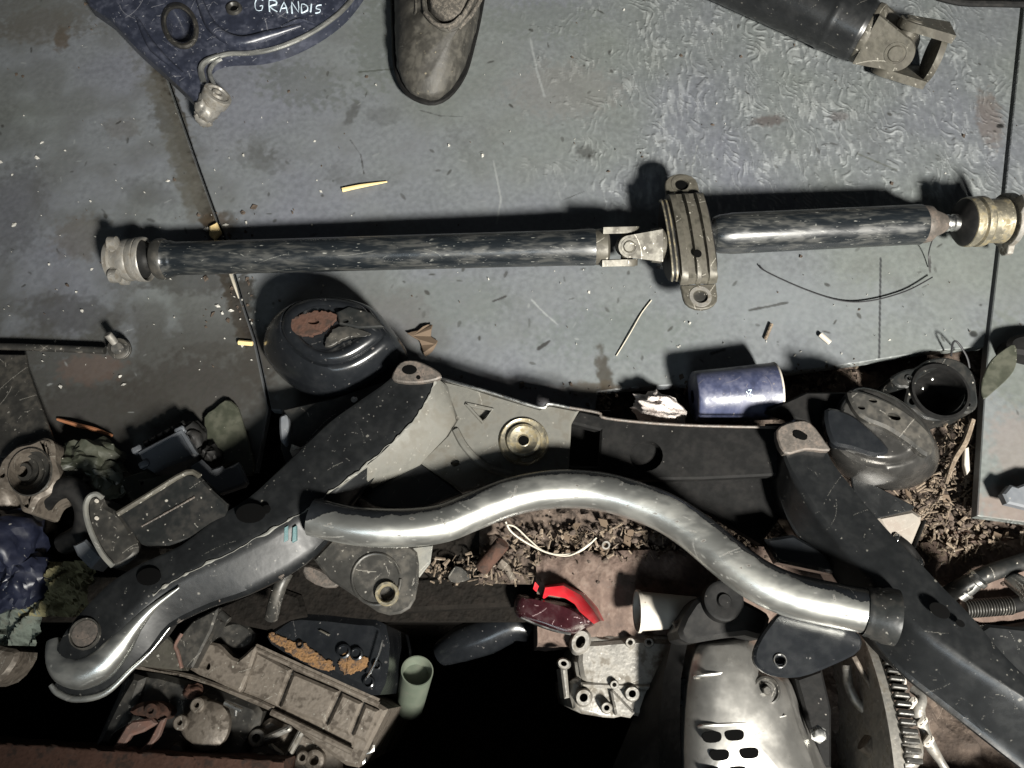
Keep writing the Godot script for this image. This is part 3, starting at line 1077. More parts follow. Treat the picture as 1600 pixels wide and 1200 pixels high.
# ---------------------------------------------------------------- the subframe
func stations(mb: MB, rows: Array, deep: float, side_drop: float) -> void:    # rows of: far edge, ridge, near edge (pixels) and the ridge's height
	var rs := []
	for r in rows:
		var y: float = r[6]
		var a := W(r[0], r[1], y - 0.004)
		var b := W(r[2], r[3], y)
		var c := W(r[4], r[5], y - side_drop)
		var dn := Vector3(0, -1, 0)
		var ring := PackedVector3Array()
		ring.append(a + dn * deep)
		ring.append(a + dn * 0.010)
		ring.append(a.lerp(b, 0.05) + dn * 0.002)
		ring.append(a.lerp(b, 0.16))
		ring.append(a.lerp(b, 0.84))
		ring.append(a.lerp(b, 0.95) + dn * 0.0015)
		ring.append(b.lerp(c, 0.07) + dn * 0.002)
		ring.append(b.lerp(c, 0.2))
		ring.append(b.lerp(c, 0.80))
		ring.append(b.lerp(c, 0.93))
		ring.append(c + Vector3(0, 0.002, 0.003))
		ring.append(c + dn * 0.005 + Vector3(0, 0, 0.003))
		ring.append(c + dn * 0.012 - Vector3(0, 0, 0.006))
		ring.append(c + dn * deep * 0.7 - Vector3(0, 0, 0.02))
		rs.append(ring)
	mb.loft(rs, true, true, true)


func thicken(rows: Array, k: int) -> Array:    # more stations, smoothly between the given ones
	var o := []
	for i in rows.size() - 1:
		for j in k:
			var t := float(j) / k
			var row := []
			for q in 7:
				row.append(cubic_interpolate(rows[i][q], rows[i + 1][q], rows[maxi(i - 1, 0)][q], rows[mini(i + 2, rows.size() - 1)][q], t))
			o.append(row)
	o.append(rows[-1])
	return o


func ring_hole(mb: MB, c: Vector3, up: Vector3, r: float, wide: float, proud: float) -> void:    # a raised lip round a hole
	mb.lathe(c, up, [[-0.002, r], [proud, r + wide * 0.3], [proud, r + wide * 0.7], [-0.002, r + wide]], 24, false)


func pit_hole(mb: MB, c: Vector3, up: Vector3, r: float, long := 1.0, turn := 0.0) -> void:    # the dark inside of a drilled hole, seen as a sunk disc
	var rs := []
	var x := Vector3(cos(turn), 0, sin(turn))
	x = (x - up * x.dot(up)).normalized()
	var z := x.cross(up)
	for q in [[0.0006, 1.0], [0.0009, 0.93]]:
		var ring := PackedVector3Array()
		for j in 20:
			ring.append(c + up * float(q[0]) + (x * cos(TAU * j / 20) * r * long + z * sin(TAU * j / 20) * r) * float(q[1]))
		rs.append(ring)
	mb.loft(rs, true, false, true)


func weld(mb: MB, path: PackedVector3Array, r: float, seed_: int) -> void:
	var n := noise(seed_, 0.2)
	for i in path.size() - 1:
		var k := maxi(1, int(path[i].distance_to(path[i + 1]) / (r * 0.9)))
		for j in k:
			var p := path[i].lerp(path[i + 1], float(j) / k)
			mb.blob(p, Vector3(r, r * 0.7, r) * (0.8 + 0.3 * n.get_noise_1d(i * 37.0 + j * 9.0)), n, 0.15, 7, 5)


func worn_line(mb: MB, path: PackedVector3Array, least: float, most: float, seed_: int) -> void:
	var n := noise(seed_, 0.06, FastNoiseLite.TYPE_SIMPLEX_SMOOTH, 3)
	var pts := PackedVector3Array()
	var rad := []
	for i in path.size() - 1:
		for j in 12:
			var p := path[i].cubic_interpolate(path[i + 1], path[maxi(i - 1, 0)], path[mini(i + 2, path.size() - 1)], j / 12.0)
			var k := n.get_noise_3dv(p * 1000.0)
			pts.append(p + Vector3(n.get_noise_3dv(p * 700.0 + Vector3(9, 0, 0)), 0, n.get_noise_3dv(p * 700.0 + Vector3(0, 99, 0))) * 0.003)
			rad.append(lerpf(least, most, clampf(0.05 + k * 1.7, 0, 1)))
	mb.tube(pts, rad, 6, 1)


func build_subframe() -> void:
	var t := thing("axle_subframe", "large black car axle subframe with a shiny curved cross tube", "subframe", W(800, 760, 0.0))
	var mb := MB.new()
	var la := [
		[627, 562, 668, 572, 680, 584, 0.118],
		[605, 592, 680, 590, 688, 596, 0.119],
		[556, 626, 668, 624, 676, 633, 0.121],
		[510, 658, 636, 668, 645, 681, 0.125],
		[468, 698, 590, 712, 601, 727, 0.130],
		[424, 740, 530, 758, 550, 785, 0.137],
		[384, 776, 470, 802, 508, 848, 0.145],
		[334, 808, 400, 842, 462, 888, 0.150],
		[280, 850, 330, 878, 390, 925, 0.155],
		[215, 880, 275, 906, 330, 945, 0.158],
		[165, 912, 236, 932, 266, 977, 0.160],
		[125, 953, 205, 960, 236, 1015, 0.160],
		[98, 985, 188, 990, 205, 1045, 0.158],
		[84, 1013, 166, 1018, 164, 1080, 0.155],
		[82, 1038, 128, 1042, 120, 1089, 0.150],
		[80, 1052, 100, 1056, 90, 1082, 0.145],
		[80, 1060, 90, 1064, 80, 1077, 0.135]]
	stations(mb, thicken(la, 3), 0.075, 0.030)
	var arm := part(mb, "side_arm", "satin_black", t, "", 30.0)
	for q in [[640, 578, 0.1275, 0.007, 1.5], [654, 590, 0.1275, 0.003, 1.0], [233, 901, 0.1595, 0.011, 1.4], [392, 802, 0.1505, 0.013, 1.5], [416, 796, 0.149, 0.006, 1.0]]:
		mb = MB.new()
		pit_hole(mb, W(q[0], q[1], q[2]), Vector3.UP, q[3], q[4])
		part(mb, "hole", "hole_black", arm)
	mb = MB.new()
	slab_px(mb, curve([612, 590, 625, 566, 650, 563, 682, 578, 688, 590, 660, 597, 630, 597], 3), 0.127, 0.118, 0.002, [ell(640, 578, 11, 6)])
	part(mb, "worn_tip", "worn_brown", arm, "bare worn brownish tip of the arm with an oval hole")
	mb = MB.new()
	mb.tube(line3([84, 1000, 0.137, 90, 1026, 0.138, 104, 1044, 0.137, 130, 1050, 0.137, 160, 1036, 0.139, 188, 1006, 0.144, 212, 976, 0.148, 240, 948, 0.153, 280, 918, 0.158]), [0.008, 0.014, 0.0185, 0.021, 0.0205, 0.0165, 0.010, 0.005, 0.001], 20, 5)
	part(mb, "nose_highlight", "worn_tube", arm, "bright metal strip shaped as the highlight on the rounded nose of the arm", 60.0)  # metal strip laid on to paint in the nose's highlight
	mb = MB.new()
	mb.tube(line3([79, 1070, 0.122, 92, 1083, 0.119, 120, 1092, 0.120, 164, 1083, 0.124, 205, 1046, 0.128, 236, 1017, 0.130, 266, 979, 0.130]), [0.003, 0.0045, 0.0045, 0.004, 0.003, 0.002, 0.001], 12, 5)
	part(mb, "bottom_rim", "worn_tube", arm, "bright worn rim under the nose of the arm", 60.0)
	mb = MB.new()
	ring_hole(mb, W(133, 990, 0.1575), Vector3.UP, 0.016, 0.0035, 0.003)
	part(mb, "mounting_ring", "dark_steel", arm)
	mb = MB.new()
	pit_hole(mb, W(133, 990, 0.1575), Vector3.UP, 0.016)
	part(mb, "mounting_hole", "worn_brown", arm)
	mb = MB.new()
	worn_line(mb, line3([682, 588, 0.119, 668, 624, 0.120, 636, 668, 0.124, 590, 712, 0.129, 530, 758, 0.136, 470, 802, 0.144, 400, 842, 0.149, 330, 878, 0.154, 275, 906, 0.157, 236, 932, 0.159]), 0.0004, 0.0030, 31)
	part(mb, "worn_ridge", "grey_steel", arm, "bright worn line along the ridge of the arm")
	mb = MB.new()
	worn_line(mb, line3([508, 848, 0.115, 462, 888, 0.120, 390, 925, 0.125, 330, 945, 0.128, 266, 977, 0.130]), 0.0005, 0.0032, 32)
	part(mb, "worn_flange", "worn_brown", arm, "dusty worn lower flange of the arm")
	mb = MB.new()
	weld(mb, line3([504, 786, 0.146, 494, 800, 0.148, 492, 822, 0.146, 502, 840, 0.140]), 0.0042, 4)
	part(mb, "weld_bead", "grey_steel", arm)
	mb = MB.new()
	for x in [0, 13]:
		slab_px(mb, [444 + x, 824, 450 + x, 821, 448 + x, 842, 441 + x, 846], 0.1455, 0.130, 0.0005)
	mb.bend(func(p): return p + Vector3(0, -0.35 * maxf(0.0, p.z - W(450, 822, 0.145).z), 0))
	part(mb, "paint_dab", "turquoise_paint", arm, "two pale turquoise dabs of paint")
	# grey inner side of the arm and the gusset towards the cross plate
	mb = MB.new()
	var g0 := line3([682, 590, 0.117, 668, 626, 0.119, 636, 670, 0.123, 590, 714, 0.128, 528, 762, 0.135])
	var g1 := line3([700, 604, 0.090, 712, 655, 0.092, 696, 680, 0.094, 655, 725, 0.090, 580, 760, 0.095])
	var g2 := PackedVector3Array()
	for p in g1:
		g2.append(p - Vector3(0, 0.04, 0))
	mb.loft([g0, g1, g2], false)
	part(mb, "inner_gusset", "dusty_grey", t, "dusty grey inner face between arm and cross plate", 60.0)
	mb = MB.new()
	slab_px(mb, [574, 757, 655, 720, 722, 770, 640, 800, 585, 790, 560, 775], 0.082, 0.07, 0.003)
	part(mb, "lower_gusset", "black_paint", t)
	# cross plate
	mb = MB.new()
	var plate := [690, 594, 730, 603, 772, 617, 843, 638, 858, 632, 905, 641, 893, 662, 889, 735, 860, 742, 800, 750, 722, 768, 655, 722, 698, 680, 713, 655]
	slab_px(mb, plate, 0.085, 0.076, 0.003, [[728, 633, 768, 640, 753, 658], ell(711, 723, 7, 6)])
	var cp := part(mb, "cross_plate", "dusty_grey", t, "dusty grey left half of the cross plate with a triangular hole")
	mb = MB.new()
	mb.tube(line3([690, 592, 0.088, 772, 615, 0.088, 843, 637, 0.088, 858, 631, 0.088, 890, 637, 0.088]), 0.0024, 8, 4)
	part(mb, "rolled_edge", "polished_steel", cp, "thin bright worn edge of the cross plate")
	mb = MB.new()
	mb.tube(line3([890, 637, 0.088, 935, 645, 0.088, 950, 654, 0.088, 1060, 664, 0.088, 1215, 668, 0.088]), 0.0022, 8, 4)
	part(mb, "rolled_edge", "worn_brown", cp)
	mb = MB.new()
	mb.tube(line3([728, 631, 0.0855, 770, 640, 0.0855, 754, 660, 0.0855, 728, 631, 0.0855]), 0.0028, 6, 1)
	part(mb, "pressed_rib", "dusty_grey", cp)
	mb = MB.new()
	mb.tube(line3([712, 672, 0.085, 728, 700, 0.086, 760, 730, 0.086, 800, 742, 0.085]), 0.0055, 8, 4)
	part(mb, "pressed_rib", "dusty_grey", cp)
	mb = MB.new()
	var bc := W(818, 690, 0.084)
	var bs := S(bc)
	mb.lathe(bc, Vector3.UP, [[0.0, 40 * bs], [0.004, 38 * bs], [0.006, 36 * bs], [0.004, 33 * bs], [0.004, 28 * bs], [0.009, 26 * bs], [0.010, 22 * bs], [0.008, 19 * bs], [0.006, 10 * bs], [0.007, 8.5 * bs], [-0.01, 8 * bs]], 36, false)
	var boss := part(mb, "bush_boss", "brass_steel", cp, "round beige bushing pressed into the plate")
	mb = MB.new()
	pit_hole(mb, bc + Vector3(0, 0.004, 0), Vector3.UP, 8 * bs)
	part(mb, "bore", "hole_black", boss)
	mb = MB.new()
	slab_px(mb, [905, 641, 950, 652, 1060, 664, 1222, 668, 1222, 742, 1100, 748, 960, 750, 889, 737, 889, 728, 935, 728, 938, 672, 889, 660, 893, 655], 0.082, 0.066, 0.003, [ell(1010, 712, 26, 24)])
	part(mb, "cross_plate", "matt_black", t, "right half of the cross plate with its shade painted black and a round hole")  # matt black stands in for the shade on this half
	mb = MB.new()
	slab_px(mb, [880, 640, 955, 640, 955, 748, 880, 748], 0.04, 0.03, 0.002)
	part(mb, "hole_shade_sheet", "matt_black", t)  # black sheet added in place of shade beneath the square cut-out
	mb = MB.new()
	slab_px(mb, [900, 735, 1215, 735, 1225, 800, 1190, 850, 1110, 800, 1000, 760], 0.05, 0.03, 0.004)
	part(mb, "skirt", "matt_black", t)
	# cross tube
	mb = MB.new()
	mb.tube(line3([488, 808, 0.146, 555, 822, 0.148, 630, 825, 0.146, 690, 818, 0.141, 740, 799, 0.136, 800, 776, 0.132, 860, 765, 0.131, 925, 766, 0.132, 985, 780, 0.135, 1040, 802, 0.139,
		1085, 831, 0.143, 1130, 868, 0.149, 1180, 905, 0.155, 1235, 930, 0.160, 1300, 945, 0.166, 1372, 958, 0.172]), [0.0242, 0.0245, 0.0246, 0.0248, 0.0250, 0.0252, 0.0254, 0.0255, 0.0255, 0.0257, 0.026, 0.0265, 0.0268, 0.0268, 0.0268, 0.0268], 32, 12)
	var tube := part(mb, "cross_tube", "worn_tube", t, "", 60.0)
	mb = MB.new()
	var jag := noise(19, 0.022, FastNoiseLite.TYPE_SIMPLEX_SMOOTH, 5)
	var nick := noise(20, 0.4, FastNoiseLite.TYPE_SIMPLEX, 2)
	var tp := line3([488, 808, 0.146, 555, 822, 0.148, 630, 825, 0.146, 690, 818, 0.141, 740, 799, 0.136, 800, 776, 0.132, 860, 765, 0.131, 925, 766, 0.132, 985, 780, 0.135, 1040, 802, 0.139,
		1085, 831, 0.143, 1130, 868, 0.149, 1180, 905, 0.155, 1235, 930, 0.160, 1300, 945, 0.166, 1355, 956, 0.1705])
	var tr := [0.0242, 0.0245, 0.0246, 0.0248, 0.0250, 0.0252, 0.0254, 0.0255, 0.0255, 0.0257, 0.026, 0.0265, 0.0268, 0.0268, 0.0268, 0.0268]
	var prs := []
	for i in tp.size() - 1:
		for j in 30:
			var f := j / 30.0
			var p := tp[i].cubic_interpolate(tp[i + 1], tp[maxi(i - 1, 0)], tp[mini(i + 2, tp.size() - 1)], f)
			var p2 := tp[i].cubic_interpolate(tp[i + 1], tp[maxi(i - 1, 0)], tp[mini(i + 2, tp.size() - 1)], f + 0.02)
			var dir := (p2 - p).normalized()
			var away := Vector3.UP.cross(dir)
			away = away.normalized() * (-1.0 if away.z > 0 else 1.0)
			var up := away.cross(dir).normalized()
			up = up * signf(up.y)
			var n := jag.get_noise_3dv(p * 1000.0)
			var r: float = lerpf(tr[i], tr[i + 1], f) + 0.0008
			var from := 0.62 + 0.30 * n + 0.07 * nick.get_noise_3dv(p * 1000.0)
			from -= 0.9 * (1.0 - smoothstep(0.0, 0.7, i + f)) + 0.2 * (1.0 - smoothstep(0.5, 3.0, i + f)) + 0.35 * smoothstep(tp.size() - 3.0, tp.size() - 1.2, i + f)
			var ring := PackedVector3Array()
			for k in 12:
				var an := from + (2.3 - from) * k / 11.0
				ring.append(p + (up * cos(an) + away * sin(an)) * r)
			prs.append(ring)
	mb.loft(prs, false)
	part(mb, "paint_remnant", "gloss_black", tube, "chipped black paint left along the upper side of the tube", 60.0)
	mb = MB.new()
	weld(mb, line3([497, 792, 0.150, 492, 808, 0.158, 494, 826, 0.150, 502, 838, 0.138]), 0.0038, 18)
	weld(mb, line3([520, 842, 0.132, 560, 850, 0.132, 600, 853, 0.130, 640, 853, 0.130]), 0.0035, 8)
	weld(mb, line3([1228, 958, 0.148, 1270, 968, 0.150, 1320, 978, 0.152, 1345, 984, 0.154]), 0.0035, 9)
	part(mb, "weld_bead", "grey_steel", tube)
	mb = MB.new()
	var e0 := W(1350, 955, 0.170)
	var e1 := W(1384, 962, 0.173)
	mb.lathe(e0, e1 - e0, [[0, 0.0285], [0.004, 0.030], [0.008, 0.0295], [0.013, 0.032], [0.018, 0.0315], [0.024, 0.034], [0.036, 0.034]], 28, false)
	part(mb, "end_weld", "dirty_black_paint", tube, "rough ringed weld where the tube meets the arm")
	# right arm
	mb = MB.new()
	var ra := [
		[1262, 657, 1242, 655, 1216, 664, 0.118],
		[1293, 700, 1225, 697, 1216, 702, 0.120],
		[1308, 726, 1230, 724, 1212, 742, 0.124],
		[1335, 760, 1249, 757, 1222, 790, 0.130],
		[1366, 798, 1277, 800, 1246, 836, 0.138],
		[1402, 838, 1317, 850, 1294, 888, 0.148],
		[1438, 874, 1364, 898, 1335, 955, 0.160],
		[1482, 920, 1397, 941, 1370, 1005, 0.172],
		[1526, 965, 1440, 985, 1412, 1052, 0.184],
		[1575, 1025, 1520, 1042, 1480, 1106, 0.194],
		[1640, 1085, 1600, 1093, 1566, 1174, 0.202],
		[1760, 1165, 1720, 1175, 1690, 1270, 0.210]]
	stations(mb, thicken(ra, 3), 0.085, 0.045)
	arm = part(mb, "side_arm", "black_paint", t, "", 30.0)
	mb = MB.new()
	slab_px(mb, curve([1214, 672, 1240, 658, 1266, 660, 1290, 690, 1296, 704, 1260, 702, 1226, 708], 3), 0.129, 0.115, 0.002, [ell(1250, 680, 12, 6, 10)])
	part(mb, "worn_tip", "worn_brown", arm, "rusty bare tip of the right arm with an oval hole")
	for q in [[1250, 680, 0.1295, 0.006, 1.7], [1468, 954, 0.1845, 0.0085, 1.5], [1500, 974, 0.1885, 0.004, 1.4]]:
		mb = MB.new()
		pit_hole(mb, W(q[0], q[1], q[2]), Vector3.UP, q[3], q[4], 0.5)
		part(mb, "hole", "hole_black", arm)
	mb = MB.new()
	slab_px(mb, [1520, 990, 1545, 975, 1640, 985, 1700, 1020, 1700, 1130, 1600, 1060, 1545, 1020], 0.17, 0.145, 0.004)
	part(mb, "outer_plate", "satin_black", arm)
	# pair of black webs beside the tube's right end
	mb = MB.new()
	slab_px(mb, [1195, 842, 1240, 835, 1330, 885, 1320, 900, 1215, 878], 0.11, 0.09, 0.004)
	part(mb, "web_plate", "gloss_black", t)
	# brackets below the tube
	mb = MB.new()
	slab_px(mb, [490, 874, 520, 842, 580, 847, 640, 852, 651, 862, 654, 880, 653, 910, 648, 936, 640, 950, 626, 958, 608, 961, 590, 956, 572, 944, 546, 926, 515, 906], 0.115, 0.107, 0.0025, [ell(605, 928, 11, 11)])
	var br := part(mb, "hanger_bracket", "dark_steel", t, "grey green hanger bracket under the tube's left end")
	mb = MB.new()
	bc = W(605, 928, 0.116)
	mb.lathe(bc, Vector3.UP, [[-0.004, 0.0155], [0.004, 0.0155], [0.006, 0.0145], [0.006, 0.0115], [0.003, 0.0098], [-0.012, 0.0095]], 28, false)
	part(mb, "bush", "brass_steel", br)
	mb = MB.new()
	mb.tube(pp(ell(588, 905, 38, 40, 0, 30), 0.1152), 0.0022, 8, 1, false)
	part(mb, "pressed_ring", "dark_steel", br)
	mb = MB.new()
	slab_px(mb, [640, 856, 676, 852, 672, 880, 655, 902, 650, 896], 0.095, 0.091, 0.001)
	part(mb, "back_plate", "grey_steel", br)
	mb = MB.new()
	slab_px(mb, curve([1226, 956, 1280, 968, 1338, 985, 1345, 1015, 1305, 1038, 1250, 1058, 1205, 1055, 1180, 1036, 1182, 1008, 1205, 972], 3), 0.14, 0.13, 0.003, [ell(1219, 1032, 9, 6)])
	br = part(mb, "hanger_bracket", "gloss_black", t, "glossy black hanger bracket under the tube's right end")
	mb = MB.new()
	ring_hole(mb, W(1219, 1032, 0.141), Vector3.UP, 0.006, 0.003, 0.001)
	part(mb, "hole_lip", "polished_steel", br)
	# spring cups at the far corners
	mb = MB.new()
	var low := [412, 545, 418, 512, 446, 488, 490, 477, 540, 479, 588, 492, 614, 520, 632, 545, 637, 562, 612, 586, 570, 612, 530, 624, 490, 620, 452, 600, 424, 572]
	dome_px(mb, [[curve(shrink(low, 0.95, 0, 3), 3), 0.012], [curve(low, 3), 0.028], [curve(shrink(low, 0.995, 0, -4), 3), 0.05], [curve(shrink(low, 0.955, -1, -11), 3), 0.072], [curve(shrink(low, 0.88, -2, -20), 3), 0.092], [curve(shrink(low, 0.80, -3, -27), 3), 0.104],
		[curve(shrink(low, 0.74, -4, -31), 3), 0.109], [curve(shrink(low, 0.71, -5, -33), 3), 0.107], [curve(shrink(low, 0.67, -6, -34), 3), 0.115], [curve(shrink(low, 0.58, -8, -36), 3), 0.120], [curve(shrink(low, 0.50, -9, -36), 3), 0.119], [curve(shrink(low, 0.46, -10, -36), 3), 0.112]], 60)
	var cup := part(mb, "spring_cup", "gloss_black", t, "glossy black domed cup with rust on its top", 60.0)
	mb = MB.new()
	slab_px(mb, jagged(curve([452, 510, 462, 494, 495, 486, 525, 490, 520, 503, 500, 520, 470, 524], 3), 70, 1.6), 0.1195, 0.114, 0.0006, [ell(490, 503, 9, 4)])
	part(mb, "rust_patch", "rust", cup)
	mb = MB.new()
	slab_px(mb, jagged(curve([508, 532, 522, 514, 545, 510, 582, 522, 560, 526, 540, 528, 512, 542], 3), 60, 1.2), 0.1200, 0.114, 0.0006)
	part(mb, "worn_patch", "dark_steel", cup)
	mb = MB.new()
	slab_px(mb, [525, 487, 545, 478, 580, 488, 600, 510, 560, 512, 530, 505], 0.124, 0.117, 0.002, [ell(540, 502, 5, 3)])
	part(mb, "top_bracket", "dirty_black_paint", cup)
	mb = MB.new()
	slab_px(mb, [440, 640, 520, 622, 590, 598, 608, 592, 560, 645, 500, 715, 450, 735, 438, 700], 0.06, 0.05, 0.002)
	part(mb, "wing_plate", "dirty_black_paint", t)
	mb = MB.new()
	mb.lathe(W(554, 625, 0.06), Vector3.UP, [[0, 0.005], [0.003, 0.005], [0.004, 0.003]], 10)
	part(mb, "screw", "polished_steel", t)
	mb = MB.new()
	low = [1286, 700, 1300, 650, 1330, 618, 1372, 622, 1420, 645, 1455, 678, 1468, 708, 1460, 740, 1425, 762, 1375, 766, 1330, 752, 1300, 728]
	dome_px(mb, [[curve(shrink(low, 0.97, 0, 2), 3), 0.005], [curve(low, 3), 0.022], [curve(shrink(low, 0.99, 0, -3), 3), 0.04], [curve(shrink(low, 0.93, -1, -14), 3), 0.075], [curve(shrink(low, 0.86, -2, -24), 3), 0.092],
		[curve(shrink(low, 0.8, -2, -27), 3), 0.092], [curve(shrink(low, 0.76, -2, -30), 3), 0.104], [curve(shrink(low, 0.66, -4, -32), 3), 0.110], [curve(shrink(low, 0.3, -8, -32), 3), 0.108]], 60)
	cup = part(mb, "spring_cup", "cup_steel", t, "smooth dark steel cup catching the light behind the right arm", 60.0)
	mb = MB.new()
	slab_px(mb, curve([1325, 612, 1352, 612, 1400, 632, 1440, 660, 1462, 690, 1450, 712, 1420, 690, 1385, 668, 1345, 650], 3), 0.122, 0.108, 0.004, [ell(1364, 626, 7, 3, 15), ell(1346, 637, 6, 3, 15), ell(1397, 651, 11, 5, 20)])
	part(mb, "top_strap", "dark_steel", cup)
	mb = MB.new()
	slab_px(mb, curve([1290, 640, 1320, 642, 1350, 660, 1390, 700, 1370, 712, 1330, 700, 1300, 690], 3), 0.115, 0.10, 0.004)
	part(mb, "inner_strap", "gloss_black", cup)
	mb = MB.new()
	slab_px(mb, [1200, 640, 1260, 612, 1330, 612, 1345, 640, 1300, 690, 1262, 660], 0.08, 0.06, 0.003)
	part(mb, "wing_plate", "matt_black", t)
	# bracket standing on the left arm
	mb = MB.new()
	slab_px(mb, [184, 803, 292, 738, 312, 744, 332, 766, 354, 786, 356, 815, 300, 842, 262, 852, 220, 850], 0.145, 0.11, 0.003)
	br = part(mb, "side_bracket", "dirty_black_paint", t, "dirty black bracket with a tan edge on the left arm")
	mb = MB.new()
	mb.tube(line3([184, 803, 0.146, 238, 770, 0.147, 292, 738, 0.146, 312, 744, 0.146]), 0.0038, 8, 3)
	part(mb, "rolled_edge", "beige_steel", br)
	mb = MB.new()
	weld(mb, line3([222, 822, 0.145, 262, 800, 0.146, 305, 776, 0.146]), 0.0019, 12)
	part(mb, "weld_bead", "worn_brown", br)


# ---------------------------------------------------------------- the propeller shaft on the floor
func fork(mb: MB, at: Vector3, along: Vector3, ear: Vector3, reach: float, r: float, hole: float, thick := 0.010) -> void:    # a yoke: two ears with a round eye each
	var side := along.cross(ear).normalized()
	for s in [-1.0, 1.0]:
		var outer := PackedVector3Array()
		var off: Vector3 = ear * (s * r)
		var rs := []
		for k in 2:
			var ring := PackedVector3Array()
			var o: Vector3 = at + off - ear * (s * thick * k)
			for j in 5:
				ring.append(o - along * 0.004 + side * r * 0.85 * (1.0 - j * 0.5))
			for j in 15:
				var a := -PI / 2 + PI * j / 14.0
				ring.append(o + along * (reach + cos(a) * r * 0.58) + side * sin(a) * r * 0.58)
			rs.append(ring)
		mb.loft(rs, true, true, true)
		if hole > 0.0:
			mb.lathe(at + off + along * reach - ear * (s * 0.002), ear * s, [[0.0, hole + 0.004], [0.003, hole + 0.003], [0.003, hole], [-0.004, hole * 0.96]], 22, false)


